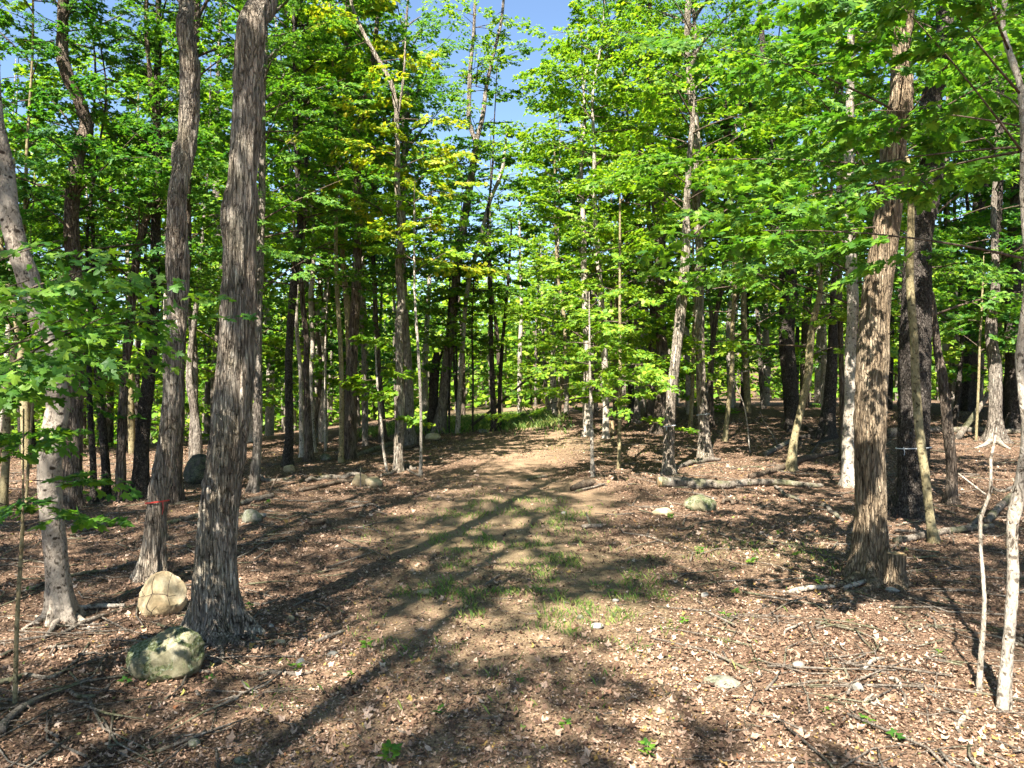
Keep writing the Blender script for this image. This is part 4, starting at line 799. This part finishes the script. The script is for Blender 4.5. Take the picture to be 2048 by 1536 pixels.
BR = [
 ('fallen_branch', 'dark branch slanting from the log up to the pale peeling trunk', [(1500,958,8),(1560,942,12),(1600,925,13),(1640,915,11),(1676,905,7)], 'twig', [[(1618,918,5),(1626,903,5),(1638,888,4)]]),
 ('fallen_branch', 'short pale branch left of the olive leaning trunk', [(1530,912,9),(1555,900,8),(1580,886,6)], 'dead', []),
 ('fallen_branch', 'long grey pole on the ground between the ribboned and shaggy maples', [(335,1050,6),(375,1042,8),(420,1028,9),(480,1012,10),(545,996,12)], 'dead', []),
 ('fallen_branch', 'curved grey branch right of the grey knotted tree', [(150,1066,7),(200,1058,8),(240,1052,8),(262,1055,6)], 'dead', []),
 ('fallen_branch', 'thin straight pole slanting behind the grey knotted tree', [(30,1188,6),(90,1175,6),(160,1155,6),(230,1140,5),(275,1132,4)], 'dead', []),
 ('fallen_branch', 'short pale pole lying against the tan boulder', [(160,1222,8),(200,1220,9),(250,1218,7)], 'pale', []),
 ('fallen_branch', 'thick crooked branch running off the lower left corner', [(0,1478,20),(12,1455,16),(40,1425,12),(90,1402,10),(125,1392,11),(138,1390,9),(155,1398,7),(190,1399,5)], 'dead', []),
 ('fallen_branch', 'wavy grey branch crossing the dark sapling foot, lower left', [(0,1373,9),(30,1366,8),(50,1356,8),(80,1360,7),(105,1362,6),(130,1345,5),(160,1318,4),(178,1290,3)], 'dead', []),
 ('fallen_branch', 'thin light branch below the grey knotted tree roots', [(0,1322,8),(30,1306,6),(60,1310,5),(90,1302,5),(150,1298,4)], 'dead', []),
 ('fallen_branch', 'root-like branch lying across the grey knotted tree foot', [(122,1272,6),(160,1258,8),(195,1246,8),(215,1236,5)], 'dead', []),
 ('fallen_branch', 'stick beneath the mossy angular boulder', [(330,1368,10),(360,1356,10),(390,1350,7),(420,1348,4)], 'dead', []),
 ('fallen_branch', 'stick between the mossy boulder and the shaggy maple roots', [(388,1302,7),(415,1298,6),(440,1290,5)], 'dead', []),
 ('fallen_branch', 'dark long branch behind the tan rock pair', [(600,985,7),(640,978,9),(680,968,9),(720,964,8),(760,960,6)], 'twig', []),
 ('fallen_branch', 'grey branch above the dark one, left of the tan rock pair', [(612,966,6),(650,958,8),(690,958,8),(730,957,6)], 'dead', []),
 ('fallen_branch', 'lit branch end near the pale-footed trunk', [(515,958,7),(540,962,8),(590,958,6)], 'dead', []),
 ('fallen_branch', 'forked pale branch between the shaggy slim trunk and the whitish sapling', [(762,955,5),(785,948,6),(812,937,8),(832,940,5)], 'dead', [[(812,940,4),(826,948,4),(842,956,3)]]),
 ('fallen_branch', 'long pale pole behind the shaggy slim trunk', [(712,914,6),(750,902,8),(780,893,9),(805,886,6)], 'dead', []),
 ('fallen_branch', 'dark pole just beyond the tan rock pair trunks', [(745,912,5),(790,905,6),(835,893,6)], 'twig', []),
 ('fallen_branch', 'dark curled stick on the shaded left ground', [(604,1034,3),(617,1047,5),(628,1051,8),(650,1048,10),(660,1052,5)], 'twig', []),
 ('fallen_branch', 'thin forked twig in the lit patch left of the track', [(690,1022,3),(720,1016,4),(745,1012,4),(765,1020,3)], 'dead', []),
 ('fallen_branch', 'dark rotten log piece beside the low mound', [(1142,982,9),(1165,978,17),(1187,972,14)], 'twig', []),
 ('fallen_branch', 'thin pale stick below the dark rotten log piece', [(1150,987,3),(1180,980,4),(1210,973,3)], 'dead', []),
 ('fallen_branch', 'pale stick in the sunlit track near the crest', [(1055,962,4),(1075,957,5),(1095,955,3)], 'dead', []),
 ('fallen_branch', 'grey broken stick standing from the leaves right of the track grass', [(1165,1060,7),(1180,1058,9),(1205,1056,6)], 'dead', [[(1182,1058,6),(1176,1050,5,0.08),(1172,1045,3,0.15)]]),
 ('fallen_branch', 'thin twig lying across the sunlit leaves right of the trunk shadow', [(918,1412,3),(945,1396,4),(975,1388,4),(990,1385,3)], 'twig', []),
 ('fallen_branch', 'straight twig in the bright track stripe', [(970,1175,3),(985,1165,4),(1000,1155,3)], 'dead', []),
 ('fallen_branch', 'grey stick left of the trunk shadow, near the white stone', [(632,1290,5),(655,1283,7),(690,1268,5)], 'dead', []),
 ('fallen_branch', 'mossy stick at the shaded left edge of the track', [(515,1352,5),(545,1350,8),(590,1352,6),(625,1350,4)], 'dead', []),
 ('fallen_branch', 'curved twig at the bottom middle of the ground', [(793,1462,3),(800,1472,4),(825,1478,4),(840,1492,3)], 'dead', []),
 ('fallen_branch', 'long dead bough behind the olive leaning sapling on the right', [(1790,1088,12),(1830,1082,15),(1880,1072,14),(1940,1064,13),(1985,1058,8)], 'dead', [[(1935,1062,8),(1955,1042,8),(1968,1015,6)]]),
 ('fallen_branch', 'dead bough slanting at the right edge behind the pale young trunk', [(1975,1048,13),(1995,1025,14),(2020,1000,12),(2045,985,9)], 'dead', []),
 ('fallen_branch', 'thin branch above the long dead bough, right', [(1790,1066,4),(1830,1070,5),(1870,1068,4)], 'dead', []),
 ('log', 'far fallen log behind the dark scaly trunk', [(1776,872,16),(1800,870,17),(1850,866,14),(1900,865,12),(1960,866,12),(2040,868,11)], 'dead', []),
 ('fallen_branch', 'bent light stick on the far right ground', [(1985,978,4),(2010,986,5),(2035,975,6)], 'dead', []),
 ('fallen_branch', 'pale flat splinter before the tan maple roots', [(1568,1190,5),(1600,1186,8),(1640,1182,8),(1668,1178,5)], 'pale', []),
 ('fallen_branch', 'pale thick splinter touching the tan maple root', [(1690,1182,7),(1710,1176,11),(1735,1166,9),(1748,1160,5)], 'pale', []),
 ('fallen_branch', 'forked whitish twig on the lower right leaves', [(1728,1345,4),(1745,1332,7),(1768,1322,4)], 'pale', []),
 ('fallen_branch', 'whitish stick right of the forked twig', [(1778,1360,5),(1795,1368,7),(1805,1382,4)], 'pale', []),
 ('fallen_branch', 'small pale twig cluster near the angular pale stone', [(1730,1420,4),(1738,1408,6),(1748,1398,4)], 'pale', [[(1738,1408,4),(1748,1412,4),(1757,1405,3)]]),
 ('fallen_branch', 'thin curved twig on the sunlit leaves right of the grass', [(1570,1278,3),(1573,1267,4),(1590,1258,4),(1602,1253,3)], 'pale', []),
 ('fallen_branch', 'pale shard stick at the lower right corner', [(1920,1470,6),(1928,1450,8),(1938,1415,5)], 'pale', []),
 ('fallen_branch', 'dark twig left of the stump roots in the shade', [(1550,978,4),(1575,995,7),(1600,1008,4)], 'dead', []),
 ('fallen_branch', 'grey slanting stick before the pale peeling trunk', [(1648,1010,6),(1665,1028,8),(1685,1045,5)], 'dead', []),
 ('fallen_branch', 'lit branch on the right bank behind the leaning mottled tree', [(1350,938,5),(1385,930,8),(1410,925,8),(1440,922,5)], 'dead', []),
 ('fallen_branch', 'brushy stick pile piece right of the flat-topped rock', [(1445,1010,4),(1455,1000,7),(1466,1012,5)], 'twig', [[(1455,1000,4),(1448,990,4,0.05),(1440,984,3,0.1)]]),
]
for k, (nm, lb, pts, kd, sd) in enumerate(BR): lay(nm, lb, pts, kd, 'log' if nm == 'log' else 'branch', 'fallen branches', 0.5, 10 + k, sd)
def pole(name, label, a, b_, ra, rb, kind, seed):
    a, b_ = np.array(a), np.array(b_); q, r = resample([np.zeros(3), (b_ - a) * 0.5 + np.array([0, 0, -0.04]), b_ - a], [ra, (ra + rb) / 2, rb], 0.2)
    q[1:-1] += np.stack([noise3(q[1:-1] * 1.3 + seed + k * 5, seed) for k in range(3)], -1) * 0.04
    return tag(obj(name, mesh_np(name, *tube(q, r, 10)), BARK[kind], None, a), label, 'branch')
h = hit(924, 864); pole('leaning_pole', 'dead dark pole propped at a slant beyond the crest of the track', h + np.array([0, 0, -0.05]), ray(1064, 752, h[1] + 1.0), 0.06, 0.035, 'dark', 4)
h = hit(1911, 878); pole('leaning_pole', 'dead pole propped at a slant against the gnarled trunk', h + np.array([0, 0, -0.05]), ray(1978, 785, h[1] + 0.3), 0.10, 0.06, 'dead', 5)
h = hit(1072, 852); pole('leaning_pole', 'thin grey pole leaning right of the crest grass', h, ray(1045, 812, h[1] + 0.3), 0.03, 0.02, 'dead', 6)
# dead twigs in front of the tan boulder
bt = hit(306, 1245); bt[1] -= 0.10; Yb = bt[1]
def up(pts): return np.array([ray(x, y, Yb + 0.02 * k) - bt for k, (x, y) in enumerate(pts)])
tw = [([(302,1250),(303,1225),(313,1212)],3.2),([(303,1226),(293,1214),(303,1190),(305,1188)],3.0),([(305,1188),(304,1170),(309,1152)],2.6),([(305,1188),(290,1192),(283,1180)],2.4),([(305,1188),(330,1189),(335,1193),(352,1190)],3.0),
      ([(335,1193),(337,1170),(341,1156),(348,1138)],2.4),([(290,1192),(276,1196),(270,1208)],2.0),([(335,1193),(340,1212),(338,1230)],1.8)]
tp = []
for p, w in tw:
    q = up(p); tp.append(tube(*resample(q, np.linspace(w, w * 0.5, len(q)) * Yb / F / 2 * 0.75, 0.03), 5))
tag(obj('dead_twig', mesh_np('dead_twig', *merge(tp)), BARK['twig'], None, bt), 'bare branching dead twig standing before the tan boulder', 'twig')
# bare twigs standing up
def bare_twig(label, pts, side, kind='dead'):
    b = hit(pts[0][0], pts[0][1]); Yq = b[1]; parts = []
    for s in [pts] + side:
        q = np.array([ray(p[0], p[1], Yq) - b for p in s]); parts.append(tube(*resample(q, np.array([p[2] for p in s]) * Yq / F / 2, 0.05), 5))
    tag(obj('dead_twig', mesh_np('dead_twig', *merge(parts)), BARK[kind], None, b), label, 'twig')
bare_twig('dry thin bent shoot standing near the slim curving light trunk', [(1558,895,3),(1545,870,3),(1528,845,2.5),(1520,822,2)], [[(1535,855,2),(1520,848,1.6),(1508,838,1.2)]])
bare_twig('upright dark twig at the end of the long grey pole', [(540,994,5),(543,975,4),(552,960,3),(556,948,2)], [[(543,975,2.5),(550,968,2),(556,965,1.5)]], 'twig')
bare_twig('thin upright shoot in front of the tan rock pair', [(721,976,3),(721,955,2.6),(721,935,2)], [], 'dead')
# bare lower twigs reaching out of trunks on the right
bare_twig('pale bare twig forking by the slim curving light trunk', [(1500,905,3.0),(1490,820,2.6),(1470,758,2.2),(1500,738,2)], [[(1470,758,2),(1462,748,1.5),(1500,742,1.5)],[(1490,720,2),(1515,708,2),(1532,703,1.4)]], 'pale')

# stumps ----------------------------------------------------------
def stump(label, px, py, wpx, hpx, kind, seed, off=(0, 0), flare=0.8):
    b = hit(px, py) + np.array([off[0], off[1], 0]); s = b[1] / F; r = wpx * s / 2; h = hpx * s
    P, R = resample([(0,0,-0.25),(0,0,0.0),(0,0,h*0.5),(0.01,0,h)], [r*1.2,r*1.12,r,r], 0.02)
    e = empty('stump', b, label, 'stump')
    V, F4, F3 = tube(P, R, 40, False, trunk_shape(seed, r * 0.05, 10, 0.12, flare, h * 0.22, 4, 0.0)); obj('bark', mesh_np('bark', V, F4), BARK[kind], e)
    ring = V[-40:]; c = ring.mean(0) + np.array([0, 0, -0.006]); inner = c + (ring - c) * 0.93 + np.array([0, 0, -0.006])
    j = np.arange(40); V2 = np.concatenate([ring, inner, [c]]); obj('cut_face', mesh_np('cut_face', V2, np.stack([j, (j+1) % 40, 40 + (j+1) % 40, 40 + j], -1), np.stack([np.full(40, 80), 40 + j, 40 + (j+1) % 40], -1), False), BARK['wood'], e)
    return e
stump('sawn stump growing against the foot of the tan furrowed maple', 1768, 1160, 36, 64, 'tan', 71, (0.02, -0.25), 0.55)
stump('small yellowish cut stump beside the patchy leaning trunk', 1223, 866, 12, 24, 'wood', 72, flare=0.3)
# surface roots of the big trees
def roots(tree, paths, kind):
    b = np.array(tree.location)
    for p in paths:
        P, R = [], []
        for (x, y, w) in p:
            g_ = hit(x, y); r = w * g_[1] / F / 2; g_[2] += r * 0.5; P.append(g_ - b); R.append(r)
        q, r = resample(P, R, 0.03)
        obj('root', mesh_np('root', *tube(q, r, 10)), BARK[kind], tree)
roots(C, [[(405,1262,26),(375,1272,16),(350,1284,8)],[(450,1285,28),(470,1292,18),(500,1296,9),(525,1300,4)],[(430,1290,24),(440,1305,14),(446,1318,6)],[(470,1268,22),(500,1278,14),(530,1290,6)]], 'maple')
roots(A, [[(100,1232,22),(75,1250,14),(45,1262,7)],[(140,1236,22),(165,1246,13),(190,1252,6)],[(115,1245,20),(105,1262,12),(90,1278,6)]], 'smooth')
roots(D_, [[(1720,1160,26),(1695,1172,16),(1660,1178,8)],[(1755,1172,24),(1730,1184,14),(1690,1192,8)],[(1775,1168,20),(1795,1180,13),(1812,1188,6)]], 'tan')
BYt = [t for t in TREES if 'gnarled pale-rooted' in t[0]['label']][0][0]
roots(BYt, [[(1982,884,12),(1970,892,8),(1952,898,4)],[(1996,886,12),(2008,894,8),(2020,899,4)]], 'pale')
RT = [t for t in TREES if 'exposed roots' in t[0]['label']][0][0]
roots(RT, [[(1645,872,18),(1625,868,12),(1612,858,8)],[(1640,878,16),(1615,876,12),(1596,880,7)],[(1655,880,14),(1640,888,9),(1622,892,5)]], 'dark')

# ------------------------------------------------------------------ leaf litter, grass, seedlings
def scatter(rng, n, ymin, ymax, power, margin=1.25):
    u = rng.random(n)
    y = (ymin ** power + u * (ymax ** power - ymin ** power)) ** (1 / power)
    x = rng.uniform(-1, 1, n) * (0.69 * y * margin + 0.6)
    return x, y
def litter():
    rng = np.random.default_rng(31)
    tv, tf = TEMPL['low']; tv = tv.copy(); tv[:, 2] = [0.0, 0.16, 0.0, 0.2, 0.0, 0.16]; TEMPL['curl'] = (tv, tf)
    TEMPL['flake'] = (np.array([(0, 0, 0.1), (0.45, -0.3, 0.0), (1, 0.05, 0.16), (0.55, 0.34, 0.02)]), CARD_F)
    def lay_leaves(n, ymax, power, lod, s0, s1, tall):
        x, y = scatter(rng, n, 4.0, ymax, power)
        pm = path_mask(x, y); cl = fbm(np.stack([x * 0.9, y * 0.9, x * 0], -1), 41, 2)
        keep = rng.random(len(x)) < np.clip(0.95 - 0.75 * pm * smooth(6.0, 11, y) + 0.6 * cl, 0.05, 1)
        keep &= rng.random(len(x)) > 0.9 * green_mask(x, y) * (y > 26)
        x, y = x[keep], y[keep]; n = len(x); z = terrain(x, y) + rng.uniform(0.003, tall, n)
        a = rng.uniform(0, 6.28, n); D = np.stack([np.cos(a), np.sin(a), rng.normal(0, 0.45, n)], -1)
        N = np.stack([rng.normal(0, 0.6, n), rng.normal(0, 0.6, n), np.ones(n)], -1)
        S = rng.uniform(s0, s1, n) * (1 + 0.05 * np.maximum(y - 8, 0))
        r = np.clip(rng.beta(1.2, 1.6, n) * 0.95 + 0.17 * fbm(np.stack([x * .8, y * .8, x * 0], -1), 6, 3) + 0.1 * noise3(np.stack([x * 5, y * 5, x * 0], -1), 16), 0, 0.97)
        r = np.where(rng.random(n) < 0.012, rng.uniform(0.97, 1.0, n), r)
        return leaf_mesh('leaf_litter', np.stack([x, y, z], -1), D, N, S, r, lod)
    o = obj('leaf_litter', lay_leaves(290000, 28, 0.25, 'flake', 0.008, 0.036, 0.02), M_LITTER); o['kind'] = 'stuff'; o['label'] = 'layer of dry brown leaf crumbs over the ground'
    o = obj('leaf_litter', lay_leaves(24000, 18, 0.2, 'curl', 0.025, 0.078, 0.026), M_LITTER); o['kind'] = 'stuff'; o['label'] = 'whole curled dry leaves strewn over the ground'
litter()
def grass():
    rng = np.random.default_rng(33); x, y = scatter(rng, 120000, 5.5, 26, 0.6, 1.0)
    x = np.concatenate([x, rng.uniform(-6, 3, 30000), rng.uniform(-1.9, 1.9, 30000)]); y = np.concatenate([y, rng.uniform(26, 40, 30000), rng.uniform(6.8, 15, 30000)])
    q = np.stack([x * 1.6, y * 1.6, x * 0], -1); k = rng.random(len(x)) < green_mask(x, y) * np.where(y > 25, 0.9, np.clip(0.0 + 1.1 * fbm(q * 1.6, 51, 3), 0, 0.8)); x, y = x[k], y[k]; n = len(x)
    z = terrain(x, y); a = rng.uniform(0, 6.28, n); far = y > 25
    h = np.where(far, rng.uniform(0.12, 0.32, n), rng.uniform(0.03, 0.10, n)); w = np.where(far, 0.016, 0.0045)
    lean = rng.uniform(0.2, 0.9, n) * h; dx, dy = np.cos(a), np.sin(a); b = np.stack([x, y, z], -1)
    V = np.stack([b + np.stack([-dy * w, dx * w, 0 * w], -1), b + np.stack([dy * w, -dx * w, 0 * w], -1), b + np.stack([dx * lean * .4 + dy * w * .6, dy * lean * .4 - dx * w * .6, h * .6], -1), b + np.stack([dx * lean, dy * lean, h * 0.9], -1)], 1)
    i = np.arange(n) * 4; Fc = np.stack([np.stack([i, i + 1, i + 2], -1), np.stack([i, i + 2, i + 3], -1)], 1).reshape(-1, 3)
    o = obj('grass', mesh_np('grass', V.reshape(-1, 3), None, Fc, False, {'rnd': np.repeat(rng.random(n), 2)}), M_GRASS); o['kind'] = 'stuff'; o['label'] = 'thin short green grass along the track and crest'
grass()
def seedling_mesh(seed, n, size):
    rng = np.random.default_rng(seed); a = np.arange(n) * 2.4 + rng.uniform(-.4, .4, n); hgt = rng.uniform(0.03, 0.09, n)
    P = np.stack([0.02 * np.cos(a), 0.02 * np.sin(a), hgt], -1); D = np.stack([np.cos(a), np.sin(a), rng.uniform(0, 0.5, n)], -1); N = np.array([0, 0, 1.0]) + rng.normal(0, .3, (n, 3))
    return leaf_mesh('leaves', P, D, N, rng.uniform(0.7, 1.2, n) * size, rng.random(n), 'hi'), mesh_np('stem', *tube(np.array([(0, 0, -0.02), (0.004, 0, 0.04), (0, 0.004, 0.09)]), np.array([0.003, 0.0025, 0.0015]), 5))
SEED = [seedling_mesh(300 + k, 5 + 2 * k, 0.055 + 0.008 * k) for k in range(3)]
spots = [(700,1358,1),(735,1300,1),(880,1440,0),(1130,1462,1),(1295,1520,1),(1195,1180,0),(1225,1195,1),(1085,1190,0),(980,1115,1),(930,1290,0),(1470,1190,2),(1500,1130,2),(1400,1110,2),(1560,1070,1),(1640,1140,2),(1590,1115,2),(535,1010,2),
         (250,1375,0),(590,1345,1),(1650,1430,1),(1735,1455,1),(1790,1490,0),(1640,1170,1),(1700,1250,0),(1880,1310,1),(780,1525,2),(1180,1020,1),(1340,1040,2),(1300,1300,0),(1450,1240,1),(60,1190,0),(420,1365,0),(500,1220,1),(860,1005,1),(1040,1370,0),(1370,1250,1)]
for (x, y, k) in spots:
    b = hit(x, y); z = 'by the lower track' if y > 1280 else ('among the rocks and grass' if x > 1150 else 'left on the shaded floor')
    e = empty('seedling', b, f'tiny bright green seedling {z}', 'seedling', f'seedlings {z}'); e.rotation_euler = (0, 0, (x * 7 + y) % 6.28); e.scale = (0.45 + ((x * 13 + y * 7) % 60) / 100,) * 3
    c = shared('leaves', SEED[k][0], LEAF['g'], e); c['kind'] = 'stuff'; shared('stem', SEED[k][1], BARK['olive'], e)
def twig_litter():
    rng = np.random.default_rng(77); x, y = scatter(rng, 3000, 4.4, 28, 0.6); n = len(x); t = rng.uniform(0, 6.28, n)
    off = np.abs(x) > 1.9; L = np.where(off, rng.uniform(0.1, 1.15, n) ** 1.5, rng.uniform(0.05, 0.25, n)); r = np.where(off, rng.uniform(0.003, 0.015, n), rng.uniform(0.002, 0.006, n))
    d = np.stack([np.cos(t), np.sin(t)], -1); q = np.stack([-d[:, 1], d[:, 0]], -1) * (rng.normal(0, 0.12, n) * L)[:, None]; b0 = np.stack([x, y], -1)
    P = np.stack([b0, b0 + d * (L * .5)[:, None] + q, b0 + d * L[:, None]], 1)
    z = terrain(P[..., 0], P[..., 1]) + r[:, None] + rng.uniform(0.006, 0.035, (n, 3)); P = np.concatenate([P, z[..., None]], -1)
    parts = [tube(P[k], np.array([r[k], r[k] * .8, r[k] * .4]), 4) for k in range(n)]
    o = obj('twig_litter', mesh_np('twig_litter', *merge(parts)), BARK['dead']); o['kind'] = 'stuff'; o['label'] = 'small dead twigs strewn among the fallen leaves'
twig_litter()
